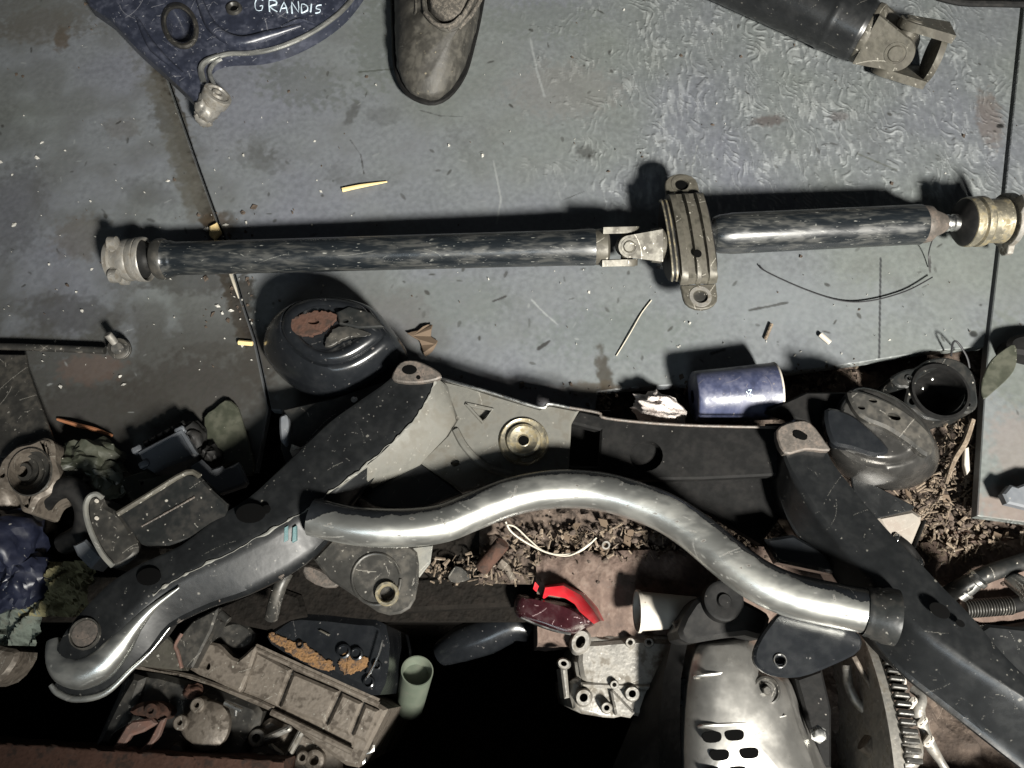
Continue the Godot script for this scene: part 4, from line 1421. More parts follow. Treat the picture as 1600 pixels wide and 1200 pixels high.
func build_shaft() -> void:
	var a := W(205, 406, 0.040)
	var b := W(1045, 383, 0.074)
	var c := W(1117, 366, 0.076)
	var d := W(1575, 344, 0.060)
	var t := thing("propeller_shaft", "long two-piece propeller shaft lying across the grey floor", "drive shaft", Vector3(0, 0, W(800, 385, 0).z))
	var x1 := (b - a).normalized()
	var x2 := (d - c).normalized()
	var mb := MB.new()
	turned(mb, a, b, 205, 1045, [[244, 10], [247, 28], [252, 31], [258, 32], [262, 30], [266, 27.5], [270, 28.5], [274, 27], [278, 26], [420, 26.3], [600, 26.8], [860, 27.6], [900, 27.8], [912, 28.6], [930, 28.6], [934, 27]], 44)
	var tube := part(mb, "tube", "dusty_black_paint", t, "", 50.0)
	mb = MB.new()
	turned(mb, a, b, 205, 1045, [[244.5, 28.5], [248, 31.6], [257, 32.6], [262, 30.6]], 44)
	part(mb, "end_collar", "dark_steel", tube)
	mb = MB.new()
	var lp := a.lerp(b, (895.0 - 205) / 840)
	mb.lathe(lp - x1 * 0.010, x1, [[0, 0.0262], [0.0235, 0.0264]], 10, false, PI * 0.62, 0.75)
	part(mb, "paper_label", "grey_steel", tube, "small worn square label on the tube")
	mb = MB.new()
	turned(mb, a, b, 205, 1045, [[216, 24], [222, 30], [226, 29], [231, 21], [238, 17], [250, 16]], 30)
	part(mb, "rubber_boot", "rubber", t)
	# left flange joint
	mb = MB.new()
	turned(mb, a, b, 205, 1045, [[172, 12], [173, 30], [180, 31], [182, 27], [190, 28], [196, 32], [205, 33], [208, 31.5], [211, 33], [217, 34.5], [219, 34.5], [220, 32.5], [221, 32.5], [222, 35], [228, 35.5], [230, 34], [228, 31], [222, 30]], 40)
	var fl := part(mb, "joint_flange", "cast_aluminium", t, "pale worn flange joint on the far end", 50.0)
	for q in [[-0.3, 190.0], [1.25, 188.0], [2.7, 180.0], [4.1, 178.0]]:
		mb = MB.new()
		var o := a.lerp(b, (float(q[1]) - 205) / 840)
		var up := Vector3.UP.rotated(x1, float(q[0]))
		var p := o + up * 0.036
		mb.lathe(p - x1 * 0.008, x1, [[0, 0.006], [0.002, 0.011], [0.014, 0.011], [0.016, 0.006]], 14)
		mb.box(o + up * 0.029, Basis(x1, up, x1.cross(up)), Vector3(0.014, 0.018, 0.019), 0.002)
		part(mb, "bolt_lug", "cast_aluminium", fl)
	# centre universal joint
	mb = MB.new()
	var j := a.lerp(b, (940.0 - 205) / 840)
	turned(mb, a, b, 205, 1045, [[930, 27.5], [940, 28.5], [950, 27], [954, 18]], 32)
	var ear := Vector3.UP.rotated(x1, deg_to_rad(-60)).normalized()
	fork(mb, j + x1 * 0.006, x1, ear, 0.036, 0.030, 0.010)
	part(mb, "yoke", "beige_steel", t, "", 45.0)
	mb = MB.new()
	var jc := j + x1 * 0.042
	var ear2 := x1.cross(ear).normalized()
	mb.rod(jc - ear * 0.031, jc + ear * 0.031, 0.0095, 16, 0.002)
	mb.rod(jc - ear2 * 0.031, jc + ear2 * 0.031, 0.0095, 16, 0.002)
	mb.blob(jc, Vector3(0.015, 0.015, 0.015), noise(1, 0.01), 0.02, 14, 10)
	part(mb, "joint_cross", "beige_steel", t)
	mb = MB.new()
	var k := a.lerp(b, (1028.0 - 205) / 840)
	turned(mb, a, b, 205, 1045, [[1012, 14], [1018, 26], [1032, 28], [1040, 22], [1050, 16]], 30)
	fork(mb, k, -x1, ear2, 0.047, 0.029, 0.010)
	part(mb, "yoke", "beige_steel", t, "", 45.0)
	# centre bearing: rubber ring, dust shields, stamped bracket with two lugs
	var bearing := W(1079, 374, 0.074)
	var side := x2.cross(Vector3.UP).normalized()
	if side.z < 0:
		side = -side
	var path := [[-0.077, 0.0], [-0.0755, 0.006], [-0.073, 0.012], [-0.066, 0.018], [-0.050, 0.0225], [-0.028, 0.0255], [0.0, 0.0265], [0.028, 0.0255], [0.050, 0.0225], [0.066, 0.018], [0.073, 0.012], [0.0755, 0.006], [0.077, 0.0]]
	mb = MB.new()
	for q in [[-0.040, -0.025, 0.90], [0.024, 0.031, 0.86]]:
		var brs := []
		for e in [[q[0], float(q[2]) - 0.06], [float(q[0]) + 0.002, q[2]], [float(q[1]) - 0.002, q[2]], [q[1], float(q[2]) - 0.06]]:
			var ring := PackedVector3Array()
			for pt in path:
				ring.append(bearing + x2 * float(e[0]) + side * (float(pt[0]) * float(e[1])) + Vector3.UP * (float(pt[1]) * float(e[1])))
			for k2 in 10:
				var an := PI * (k2 + 1) / 11.0
				ring.append(bearing + x2 * float(e[0]) + side * (0.074 * cos(an)) * float(e[1]) - Vector3.UP * (0.056 * sin(an) * float(e[1])))
			brs.append(ring)
		mb.loft(brs, true, true, true)
		part(mb, "rubber_ring", "rubber", t)
		mb = MB.new()
	for q in [-0.0415, -0.0345]:
		mb = MB.new()
		var brs := []
		for e in [[0.0, 0.88], [0.0005, 0.93], [0.003, 0.94], [0.0035, 0.86]]:
			var ring := PackedVector3Array()
			for pt in path:
				ring.append(bearing + x2 * (float(q) + float(e[0])) + side * (float(pt[0]) * float(e[1])) + Vector3.UP * (float(pt[1]) * float(e[1])))
			brs.append(ring)
		mb.loft(brs, false)
		part(mb, "dust_shield", "brass_steel", t)
	mb = MB.new()
	var across := [[-0.0285, -0.006], [-0.027, 0.0], [-0.0175, 0.001], [-0.0155, -0.006], [-0.0055, -0.006], [-0.0035, 0.001], [0.0025, 0.001], [0.0045, -0.006], [0.0135, -0.006], [0.0155, 0.001], [0.0265, 0.0], [0.0285, -0.006]]
	var rs := []
	for pi in path.size():
		var pt := Vector2(path[pi][0], path[pi][1])
		var nrm := Vector2(pt.x * 0.25, pt.y + 0.012).normalized()
		var flat: float = 1.0 if pi > 2 and pi < path.size() - 3 else 0.15
		var ring := PackedVector3Array()
		for q in across:
			var p2 := pt + nrm * (float(q[1]) * (flat if float(q[1]) < 0.0 and absf(float(q[0])) < 0.03 else 1.0) + 0.003)
			ring.append(bearing + x2 * float(q[0]) + side * p2.x + Vector3.UP * p2.y)
		for q in [[0.0285, -0.012], [-0.0285, -0.012]]:
			var p2 := pt + nrm * float(q[1])
			ring.append(bearing + x2 * float(q[0]) + side * p2.x + Vector3.UP * p2.y)
		rs.append(ring)
	mb.loft(rs, true, true, true)
	var bracket := part(mb, "bearing_bracket", "beige_steel", t, "dusty stamped bearing bracket with a bolt lug at each end", 42.0)
	for s in [-1.0, 1.0]:
		mb = MB.new()
		var o: Vector3 = bearing + side * (s * 0.079) + Vector3(0, 0.001, 0)
		var out: Vector3 = side * s
		var poly := PackedVector3Array()
		poly.append(o - x2 * 0.0275)
		poly.append(o + x2 * 0.0275)
		for i in 9:
			var an := PI * i / 8.0
			poly.append(o + out * (0.022 + 0.020 * sin(an)) + x2 * 0.0265 * cos(an))
		var eye_ring := PackedVector3Array()
		var hc: Vector3 = o + out * 0.021
		for i in 18:
			eye_ring.append(hc + out * 0.0105 * cos(TAU * i / 18) + x2 * 0.0105 * sin(TAU * i / 18))
		mb.slab(poly, 0.006, 0.0015, [eye_ring])
		var lug := part(mb, "bolt_lug", "beige_steel", bracket)
		mb = MB.new()
		mb.lathe(hc, Vector3.UP, [[0.0, 0.0175], [0.0016, 0.0168], [0.0016, 0.0115], [-0.004, 0.0105]], 26, false)
		part(mb, "washer_ring", "cast_aluminium" if s > 0 else "beige_steel", lug)
		mb = MB.new()
		pit_hole(mb, hc + Vector3(0, -0.004, 0), Vector3.UP, 0.0105)
		part(mb, "hole", "hole_black" if s < 0 else "dark_steel", lug)
	mb = MB.new()
	var hp := bearing + side * 0.040 + Vector3(0, 0.0262, 0) - x2 * 0.001
	pit_hole(mb, hp + Vector3(0, 0.0015, 0.001), (Vector3.UP + side * 0.3).normalized(), 0.0062)
	part(mb, "drain_hole", "hole_black", bracket)
	# rear tube, neck, boot and the brassy flange
	mb = MB.new()
	turned(mb, c, d, 1117, 1575, [[1100, 14], [1112, 20], [1114, 26], [1124, 30], [1136, 31], [1142, 32], [1300, 31.5], [1425, 31], [1434, 31.5], [1437, 29]], 44)
	tube = part(mb, "tube", "dusty_black_paint", t, "thicker black tube behind the bearing bracket", 50.0)
	mb = MB.new()
	turned(mb, c, d, 1117, 1575, [[1436, 29.5], [1442, 29.5], [1450, 28], [1456, 22], [1468, 17], [1474, 14], [1475, 10]], 32)
	part(mb, "neck", "worn_brown", tube)
	mb = MB.new()
	turned(mb, c, d, 1117, 1575, [[1473, 10], [1475, 13], [1479, 13.5], [1481, 11.5], [1484, 11.5], [1486, 13.5], [1493, 13.5], [1495, 11], [1502, 9]], 20)
	part(mb, "stub_collar", "polished_steel", t)
	mb = MB.new()
	turned(mb, c, d, 1117, 1575, [[1493, 8], [1496, 20], [1500, 32], [1505, 36.5], [1508, 36]], 40)
	part(mb, "rubber_boot", "rubber", t)
	mb = MB.new()
	turned(mb, c, d, 1117, 1575, [[1504, 34], [1506, 38], [1512, 39], [1517, 38.5], [1518, 35], [1521, 35], [1523, 39], [1531, 39.5], [1534, 38.5], [1536, 34], [1556, 34.5], [1564, 36], [1566, 20]], 44)
	fl = part(mb, "joint_body", "brass_steel", t, "brass-coloured ringed joint body at the right end", 50.0)
	for i in 6:
		mb = MB.new()
		var o := c.lerp(d, (1547.0 - 1117) / 458)
		var up := Vector3.UP.rotated(x2, TAU * i / 6 + 0.3)
		mb.box(o + up * 0.0295, Basis(x2, up, x2.cross(up)), Vector3(0.021, 0.005, 0.015), 0.001)
		part(mb, "cast_pad", "beige_steel", fl)
	mb = MB.new()
	var fp := c.lerp(d, (1569.0 - 1117) / 458)
	rs = []
	for q in [[0.0, 0.96], [0.001, 1.0], [0.010, 1.0], [0.011, 0.96]]:
		var ring := PackedVector3Array()
		for i in 48:
			var an := TAU * i / 48
			var r := (0.043 + 0.013 * smoothstep(0.55, 0.95, cos(an * 3.0 + 0.25))) * float(q[1])
			ring.append(fp + x2 * float(q[0]) + Vector3.UP.rotated(x2, an) * r)
		rs.append(ring)
	mb.loft(rs, true, true, true)
	part(mb, "end_flange", "cast_aluminium", t, "pale three-lobed flange plate at the right end")


# ---------------------------------------------------------------- along the top: suspension arm, shoe, second shaft
func build_top_parts() -> void:
	# suspension arm with chalk writing
	var t := thing("suspension_arm", "blue-black suspension arm with chalk lettering and a big round hole", "car part", W(350, 20, 0.0))
	var mb := MB.new()
	var y := 0.060
	var out := [128, -14, 170, 28, 212, 72, 250, 106, 285, 138, 306, 160, 322, 164, 334, 150, 324, 134, 316, 118, 320, 102, 332, 90, 358, 84, 392, 83, 430, 76, 474, 58, 516, 32, 546, 4, 575, -40, 600, -110, 520, -170, 340, -190, 160, -120]
	slab_px(mb, curve(out, 3), y, 0.030, 0.006, [ell(281, 40, 21, 29, -22)])
	mb.bend(func(p): return p)
	var plate := part(mb, "arm_plate", "blue_black_paint", t, "", 45.0)
	mb = MB.new()
	var hc := W(281, 40, y)
	var hs := S(hc)
	var rs := []
	for q in [[0.0, 1.38], [0.008, 1.30], [0.012, 1.16], [0.011, 1.04], [0.004, 0.98], [-0.025, 0.95]]:
		var ring := PackedVector3Array()
		for p in pp(ell(281, 40, 20.5 * float(q[1]), 28 * float(q[1]), -22, 32), y + float(q[0])):
			ring.append(p)
		rs.append(ring)
	mb.loft(rs)
	part(mb, "ring_collar", "dark_steel", plate)
	mb = MB.new()
	mb.tube(line3([332, 91, y, 358, 84, y, 392, 83, y, 430, 76, y, 474, 58, y, 516, 32, y, 546, 4, y, 575, -40, y]), 0.0042, 8, 4)
	part(mb, "rolled_edge", "worn_tube", plate, "bright worn rim along the curved edge")
	mb = MB.new()
	mb.tube(line3([305, -20, y + 0.001, 330, 40, y + 0.002, 372, 66, y + 0.001, 420, 56, y, 470, 40, y]), [0.004, 0.010, 0.011, 0.009, 0.003], 10, 4)
	part(mb, "pressed_rib", "blue_black_paint", plate)
	mb = MB.new()
	mb.tube(line3([215, 30, y, 240, 75, y + 0.001, 285, 115, y + 0.001]), [0.003, 0.008, 0.003], 10, 4)
	part(mb, "pressed_rib", "blue_black_paint", plate)
	mb = MB.new()
	mb.tube(line3([440, 42, y, 468, 32, y + 0.002, 492, 38, y]), [0.002, 0.004, 0.002], 8, 4)
	part(mb, "pressed_rib", "blue_black_paint", plate)
	mb = MB.new()
	mb.lathe(W(366, 14, y), Vector3.UP, [[0, 0.0145], [0.005, 0.013], [0.006, 0.010], [0.002, 0.0065], [-0.006, 0.006]], 24, false)
	part(mb, "small_eye", "dark_steel", plate)
	mb = MB.new()
	pit_hole(mb, W(366, 14, y + 0.001), Vector3.UP, 0.0062)
	part(mb, "hole", "hole_black", plate)
	mb = MB.new()
	slab_px(mb, ell(281, 40, 26, 34, -22), 0.004, 0.0, 0.001)
	part(mb, "dust_cap", "olive_plastic", t)
	# chalk strokes: G R A N D I S
	var strokes := [
		[410, 0, 402, -3, 398, 6, 401, 15, 409, 16, 411, 9, 405, 9], [421, 18, 421, 0, 430, 1, 431, 7, 422, 10, 432, 18],
		[438, 19, 444, 3, 450, 19], [440, 13, 448, 12], [456, 20, 456, 4, 466, 19, 466, 3], [472, 20, 472, 6, 480, 8, 481, 16, 472, 20], [486, 19, 487, 6], [502, 8, 495, 8, 494, 13, 501, 15, 500, 20, 492, 20]]
	for s in strokes:
		mb = MB.new()
		var l := []
		for i in range(0, s.size(), 2):
			l.append_array([s[i], s[i + 1], y + 0.0015])
		var pts := line3(l)
		var fat := []
		for i in pts.size():
			pts[i] += Vector3(rng.randf_range(-1, 1), 0, rng.randf_range(-1, 1)) * 0.0012
			fat.append(rng.randf_range(0.0005, 0.0017))
		mb.tube(pts, fat, 5, 2)
		part(mb, "chalk_stroke", "chalk", plate)
	# bush at the tip
	mb = MB.new()
	mb.blob(W(324, 168, 0.045), Vector3(0.020, 0.022, 0.026), noise(3, 0.02), 0.25, 20, 14)
	mb.blob(W(318, 184, 0.032), Vector3(0.014, 0.02, 0.013), noise(4, 0.03), 0.3, 16, 12)
	part(mb, "knuckle", "cast_aluminium", t, "", 60.0)
	mb = MB.new()
	var ba := W(334, 158, 0.05)
	var bd := Vector3(0.55, 0.62, -0.30).normalized()
	mb.lathe(ba, bd, [[-0.022, 0.017], [-0.006, 0.019], [-0.002, 0.023], [0.014, 0.025], [0.017, 0.024], [0.018, 0.019], [0.015, 0.017], [0.015, 0.011], [0.019, 0.0095], [0.019, 0.006], [0.012, 0.005]], 32)
	part(mb, "bush", "cast_aluminium", t, "round grey bush facing up at the tip of the arm")
	mb = MB.new()
	mb.tube(line3([318, 128, y, 314, 108, y + 0.003, 322, 96, y + 0.003, 342, 88, y]), 0.0052, 9, 4)
	mb.tube(line3([334, 132, y - 0.005, 328, 112, y, 336, 98, y, 346, 92, y]), 0.0036, 9, 4)
	part(mb, "edge_lip", "worn_tube", plate)
	# shoe
	t = thing("person", "worn grey-brown lace-up shoe of a person standing, pointing at the shaft", "person", W(685, 60, 0.0))
	mb = MB.new()
	var sole := [612, 60, 615, 108, 630, 144, 654, 161, 680, 165, 705, 152, 729, 118, 743, 70, 754, 20, 765, -60, 758, -150, 720, -190, 670, -190, 630, -150, 610, -60]
	dome_px(mb, [[curve(shrink(sole, 0.985), 3), 0.0], [curve(sole, 3), 0.004], [curve(sole, 3), 0.022], [curve(shrink(sole, 0.97), 3), 0.026]], 72)
	part(mb, "sole", "matt_black", t)
	mb = MB.new()
	var u1 := [618, 60, 622, 108, 636, 139, 656, 153, 680, 156, 700, 144, 722, 112, 737, 68, 749, 20, 758, -60, 750, -150, 715, -184, 675, -184, 636, -150, 617, -60]
	var u2 := [620, 58, 625, 104, 640, 131, 659, 142, 680, 144, 699, 133, 719, 104, 733, 64, 746, 18, 755, -60, 747, -148, 714, -182, 677, -182, 641, -150, 620, -60]
	var u3 := [628, 54, 636, 88, 650, 108, 665, 117, 681, 117, 697, 107, 713, 86, 727, 54, 741, 12, 750, -60, 744, -145, 712, -178, 681, -178, 648, -148, 628, -60]
	var u4 := [642, 38, 648, 58, 660, 72, 674, 78, 690, 76, 704, 66, 716, 50, 728, 30, 739, 4, 745, -60, 740, -142, 712, -172, 684, -172, 655, -144, 642, -55]
	var u5 := [664, 18, 673, 31, 684, 41, 697, 47, 710, 45, 721, 36, 730, 22, 738, 4, 742, -14, 742, -60, 736, -138, 711, -165, 690, -165, 668, -138, 660, -45]
	dome_px(mb, [[curve(u1, 3), 0.022], [curve(u1, 3), 0.036], [curve(u2, 3), 0.052], [curve(u3, 3), 0.070], [curve(u4, 3), 0.088], [curve(u5, 3), 0.102], [curve(shrink(u5, 0.93), 3), 0.101], [curve(shrink(u5, 0.88), 3), 0.085]], 72, false)
	var crease := noise(12, 0.035)
	mb.bend(func(p): return p + Vector3(crease.get_noise_3dv(p * 1000.0), crease.get_noise_3dv(p * 1000.0 + Vector3(50, 0, 0)) * 1.3, crease.get_noise_3dv(p * 1000.0 + Vector3(0, 90, 0))) * 0.0038)
	var upper := part(mb, "upper", "leather", t, "", 70.0)
	mb = MB.new()
	mb.tube(line3([630, 70, 0.066, 645, 40, 0.085, 650, 10, 0.094, 648, -30, 0.10]), 0.0022, 7, 4)
	mb.tube(line3([725, 70, 0.062, 716, 60, 0.078, 712, 45, 0.095]), 0.0020, 7, 4)
	mb.tube(line3([640, 42, 0.084, 660, 62, 0.088, 690, 66, 0.088, 712, 52, 0.090, 735, 22, 0.090]), 0.0022, 7, 4)
	part(mb, "seam", "leather", upper)
	mb = MB.new()
	var rim := curve(u5, 3)
	rim.append_array([rim[0], rim[1]])
	mb.tube(pp(rim, 0.1035), 0.0034, 9, 1, false)
	part(mb, "collar_rim", "leather", upper)
	mb = MB.new()
	mb.tube(line3([700, 46, 0.106, 716, 34, 0.112, 730, 14, 0.118, 742, -10, 0.118]), 0.0042, 8, 4)
	mb.tube(line3([716, 44, 0.100, 734, 26, 0.104, 748, 4, 0.104, 756, -12, 0.10]), 0.0040, 8, 4)
	mb.tube(line3([664, 20, 0.106, 676, 34, 0.110, 690, 40, 0.112, 706, 38, 0.114, 720, 26, 0.117]), 0.0036, 8, 4)
	part(mb, "shoe_lace", "lace", t)
	mb = MB.new()
	dome_px(mb, [[curve(shrink(u5, 0.90), 3), 0.075], [curve(shrink(u5, 0.86), 3), 0.098], [curve(shrink(u5, 0.84, 2, -4), 3), 0.112], [curve(shrink(u5, 0.8, 2, -8), 3), 0.118], [curve(shrink(u5, 0.5, 2, -18), 3), 0.122]], 48)
	part(mb, "tongue", "lace", t, "", 60.0)
	mb = MB.new()
	var ankle := W(712, -40, 0.115)
	mb.tube(PackedVector3Array([ankle + Vector3(0, -0.03, 0), ankle, ankle + Vector3(0, 0.03, -0.012)]), [0.036, 0.038, 0.040], 24, 4)
	part(mb, "sock", "sock_grey", t, "", 60.0)
	mb = MB.new()
	mb.tube(PackedVector3Array([ankle + Vector3(0.004, 0.022, -0.002), ankle + Vector3(0.002, 0.04, -0.012), ankle + Vector3(0.001, 0.06, -0.022)]), [0.041, 0.043, 0.045], 24, 4)
	part(mb, "sock_top", "sock_white", t, "white sock top above the shoe's opening", 60.0)
	mb = MB.new()
	mb.tube(PackedVector3Array([ankle + Vector3(0, 0.055, -0.022), ankle + Vector3(0, 0.10, -0.04), ankle + Vector3(0, 0.22, -0.085), ankle + Vector3(0, 0.42, -0.15)]), [0.056, 0.060, 0.066, 0.075], 24, 4)
	part(mb, "trouser_leg", "sock_grey", t, "", 60.0)
	# second shaft with a big universal joint
	t = thing("second_shaft", "short thick black shaft with an open universal joint, behind the grainy floor", "drive shaft", W(1300, 30, 0.0))
	var a := W(1000, -105, 0.055)
	var b := W(1352, 50, 0.055)
	var x := (b - a).normalized()
	var l := a.distance_to(b)
	mb = MB.new()
	mb.lathe(a - x * 0.1, x, [[0, 0.054], [0.1 + l - 0.07, 0.0545], [0.1 + l - 0.064, 0.0565], [0.1 + l - 0.056, 0.0565], [0.1 + l - 0.05, 0.0545], [0.1 + l - 0.01, 0.0545], [0.1 + l - 0.006, 0.052], [0.1 + l, 0.05]], 48)
	tube_marks(part(mb, "tube", "black_paint", t, "", 50.0), b, x)
	mb = MB.new()
	mb.lathe(b - x * 0.004, x, [[0, 0.048], [0.004, 0.052], [0.014, 0.052], [0.022, 0.044], [0.024, 0.02]], 40)
	var ear := Vector3.UP.rotated(x, deg_to_rad(60)).normalized()
	fork(mb, b + x * 0.012, x, ear, 0.052, 0.050, 0.016, 0.014)
	part(mb, "yoke", "beige_steel", t, "", 45.0)
	var jc := b + x * 0.064
	var ear2 := x.cross(ear).normalized()
	mb = MB.new()
	mb.rod(jc - ear * 0.052, jc + ear * 0.052, 0.015, 18, 0.003)
	mb.rod(jc - ear2 * 0.050, jc + ear2 * 0.050, 0.015, 18, 0.003)
	mb.blob(jc, Vector3(0.022, 0.022, 0.022), noise(2, 0.01), 0.02, 14, 10)
	part(mb, "joint_cross", "beige_steel", t)
	mb = MB.new()
	var x3 := x.rotated(Vector3.UP, deg_to_rad(14))
	fork(mb, jc + x3 * 0.060, -x3, ear2, 0.056, 0.048, 0.016, 0.014)
	mb.lathe(jc + x3 * 0.052, x3, [[0, 0.03], [0.002, 0.046], [0.012, 0.047], [0.014, 0.03]], 34)
	part(mb, "yoke", "beige_steel", t, "end fork of the joint with a brown dusty face", 45.0)
	# strip at the far right edge of the frame
	mb = MB.new()
	mb.tube(line3([1455, -8, 0.012, 1500, 4, 0.012, 1560, 6, 0.012, 1640, 8, 0.012]), 0.006, 8, 4)
	single(mb, "black_hose", "rubber", "thin black hose along the top edge beside the second shaft", "hose")


func tube_marks(tube: Node3D, b: Vector3, x: Vector3) -> void:
	for i in 2:
		var mb := MB.new()
		var up := Vector3.UP.rotated(x, deg_to_rad(-52))
		mb.box(b - x * (0.045 - 0.016 * i) + up * 0.0540, Basis(x, up, x.cross(up)), Vector3(0.006, 0.003, 0.026), 0.0008)
		part(mb, "balance_mark", "beige_steel", tube)


# ---------------------------------------------------------------- small scrap where the floor ends
func build_scrap_by_the_gap() -> void:
	# blue can
	var t := thing("plastic_canister", "dusty blue grey cylinder lying open end to the throttle ring", "canister", W(1150, 612, 0.0))
	var a := W(1082, 620, 0.040)
	var b := W(1211, 611, 0.043)
	var l := a.distance_to(b)
	var mb := MB.new()
	mb.lathe(a, b - a, [[0, 0.01], [0.001, 0.035], [0.004, 0.038], [0.012, 0.039], [l - 0.004, 0.043], [l, 0.043], [l - 0.001, 0.0415], [l - 0.03, 0.041], [l - 0.03, 0.0]], 44, false)
	var can := part(mb, "shell", "blue_grey_plastic", t, "", 50.0)
	mb = MB.new()
	mb.lathe(b - (b - a).normalized() * 0.002, b - a, [[0, 0.0431], [0.001, 0.0438], [0.0025, 0.0438], [0.003, 0.042], [0, 0.0415]], 44, false)
	part(mb, "rim", "cream_plastic", can)
	mb = MB.new()
	var x := (b - a).normalized()
	var up := Vector3(0, 0.93, 0.36).normalized()
	var z := x.cross(up).normalized()
	var o := a + x * (l * 0.60) + up * 0.0418
	for s in [[-6, -5, -3, 0, -5, 4, -1, 6], [2, -6, -1, -1, 4, 1, 2, 6], [-3, -7, 3, -7]]:
		var path := PackedVector3Array()
		for i in range(0, s.size(), 2):
			path.append(o + x * float(s[i]) * 0.0009 + z * float(s[i + 1]) * 0.0009)
		mb.tube(path, 0.0007, 5, 2)
	part(mb, "printed_mark", "chalk", can, "small pale figure marked on the canister")
	# cloth lump
	mb = MB.new()
	mb.blob(W(1028, 642, 0.032), Vector3(0.038, 0.030, 0.024), noise(14, 0.016), 0.45, 26, 18, Basis(Vector3.UP, deg_to_rad(-25)))
	mb.blob(W(1050, 652, 0.026), Vector3(0.018, 0.020, 0.020), noise(15, 0.02), 0.4, 18, 12)
	single(mb, "cloth_scrap", "white_cloth", "crumpled pinkish white scrap of cloth beside the canister", "cloth", "", 70.0)
	# throttle housing
	t = thing("throttle_housing", "dark round throttle housing ring half buried in litter", "car part", W(1465, 612, -0.05))
	mb = MB.new()
	var outer := [1392, 590, 1412, 578, 1430, 574, 1450, 562, 1478, 558, 1505, 566, 1522, 585, 1527, 612, 1528, 634, 1516, 645, 1500, 645, 1478, 655, 1450, 655, 1432, 644, 1420, 638, 1414, 626, 1418, 606, 1404, 604]
	slab_px(mb, curve(outer, 3), 0.028, -0.045, 0.003, [ell(1468, 612, 40, 37, 0, 32), ell(1420, 592, 4, 4, 0, 10), ell(1512, 632, 4, 4, 0, 10), ell(1426, 627, 6, 6, 0, 12)])
	var body := part(mb, "flange", "dirty_black_paint", t)
	mb = MB.new()
	var c := W(1468, 612, 0.028)
	var s0 := S(c)
	mb.lathe(c, Vector3.UP, [[0.0, 47 * s0], [0.005, 45 * s0], [0.005, 41 * s0], [0.0, 39.5 * s0], [-0.06, 37 * s0], [-0.06, 0.0]], 40, false)
	part(mb, "bore", "matt_black", body, "", 45.0)
	for q in [[1420, 592], [1512, 632]]:
		mb = MB.new()
		mb.lathe(W(q[0], q[1], 0.0285), Vector3.UP, [[0, 0.0062], [0.002, 0.0058], [0.002, 0.0036], [-0.006, 0.0034]], 16, false)
		part(mb, "bolt_hole_rim", "polished_steel", body)
	mb = MB.new()
	for q in [[1440, 607, 3], [1455, 593, 2]]:
		mb.lathe(W(q[0], q[1], 0.026), Vector3.UP, [[0, 0.0028], [0.004, 0.0026], [0.005, 0.001]], 10)
	part(mb, "rivet", "polished_steel", body)
	mb = MB.new()
	slab_px(mb, curve([1535, 598, 1545, 568, 1560, 552, 1579, 543, 1582, 570, 1574, 590, 1552, 612, 1538, 622], 3), 0.035, 0.031, 0.001)
	mb.bend(func(p): return p + Vector3(0, 0.25 * (p.x - 0.72), 0))
	single(mb, "plastic_flap", "olive_plastic", "olive green plastic flap standing at the throttle housing", "flap")
	mb = MB.new()
	slab_px(mb, curve([1576, 534, 1590, 522, 1640, 520, 1650, 560, 1600, 552, 1580, 548], 3), 0.035, 0.0, 0.006)
	single(mb, "black_fitting", "matt_black", "small black fitting on the grey floor above the olive flap", "fitting")
	mb = MB.new()
	slab_px(mb, [1568, 771, 1580, 757, 1590, 760, 1620, 748, 1700, 752, 1700, 800, 1620, 797, 1592, 790, 1575, 786], 0.035, 0.020, 0.003)
	single(mb, "steel_bracket", "grey_box", "flat grey bracket lying on the pale floor by the wood litter", "bracket")
	mb = MB.new()
	mb.tube(line3([1520, 655, 0.0, 1508, 690, -0.01, 1490, 720, -0.02, 1478, 756, -0.03]), [0.004, 0.005, 0.0045, 0.003], 7, 4)
	single(mb, "bent_root", "bark", "bent pale root hanging beside the dark cup", "root")
	mb = MB.new()
	mb.tube(line3([1486, 556, 0.01, 1489, 536, 0.03, 1496, 535, 0.03, 1510, 556, 0.02, 1515, 575, 0.01]), 0.0016, 6, 4)
	single(mb, "wire_loop", "wire_dark", "small dark wire loop above the throttle housing", "wire")
	mb = MB.new()
	slab_px(mb, [1508, 700, 1514, 698, 1516, 735, 1511, 742, 1507, 726], -0.01, -0.018, 0.001)
	single(mb, "white_splinter", "cream_plastic", "upright white splinter in the gap beside the litter", "splinter")
	# box and sheet under the right arm
	t = thing("grey_box", "pale warm grey box wedged under the right arm of the subframe", "box", W(1410, 825, -0.05))
	mb = MB.new()
	slab_px(mb, [1368, 806, 1426, 795, 1442, 806, 1441, 816, 1426, 852, 1400, 850, 1385, 838], 0.03, -0.05, 0.006)
	part(mb, "shell", "warm_box", t)
	mb = MB.new()
	slab_px(mb, [1444, 812, 1449, 812, 1432, 856, 1427, 856], 0.01, -0.05, 0.002)
	part(mb, "end_cap", "matt_black", t)
	mb = MB.new()
	slab_px(mb, [1330, 745, 1345, 746, 1430, 791, 1425, 797, 1372, 810, 1335, 775], 0.045, 0.040, 0.0015)
	single(mb, "black_sheet", "black_paint", "black sheet metal corner above the pale grey box", "sheet metal")
	mb = MB.new()
	mb.tube(line3([1401, 842, 0.03, 1415, 852, 0.036, 1428, 868, 0.034, 1437, 880, 0.02]), 0.007, 10, 4)
	t = thing("strap_clip", "dark strap clip with two bright ends beside the grey box", "clip", W(1418, 860, 0.0))
	part(mb, "strap", "matt_black", t)
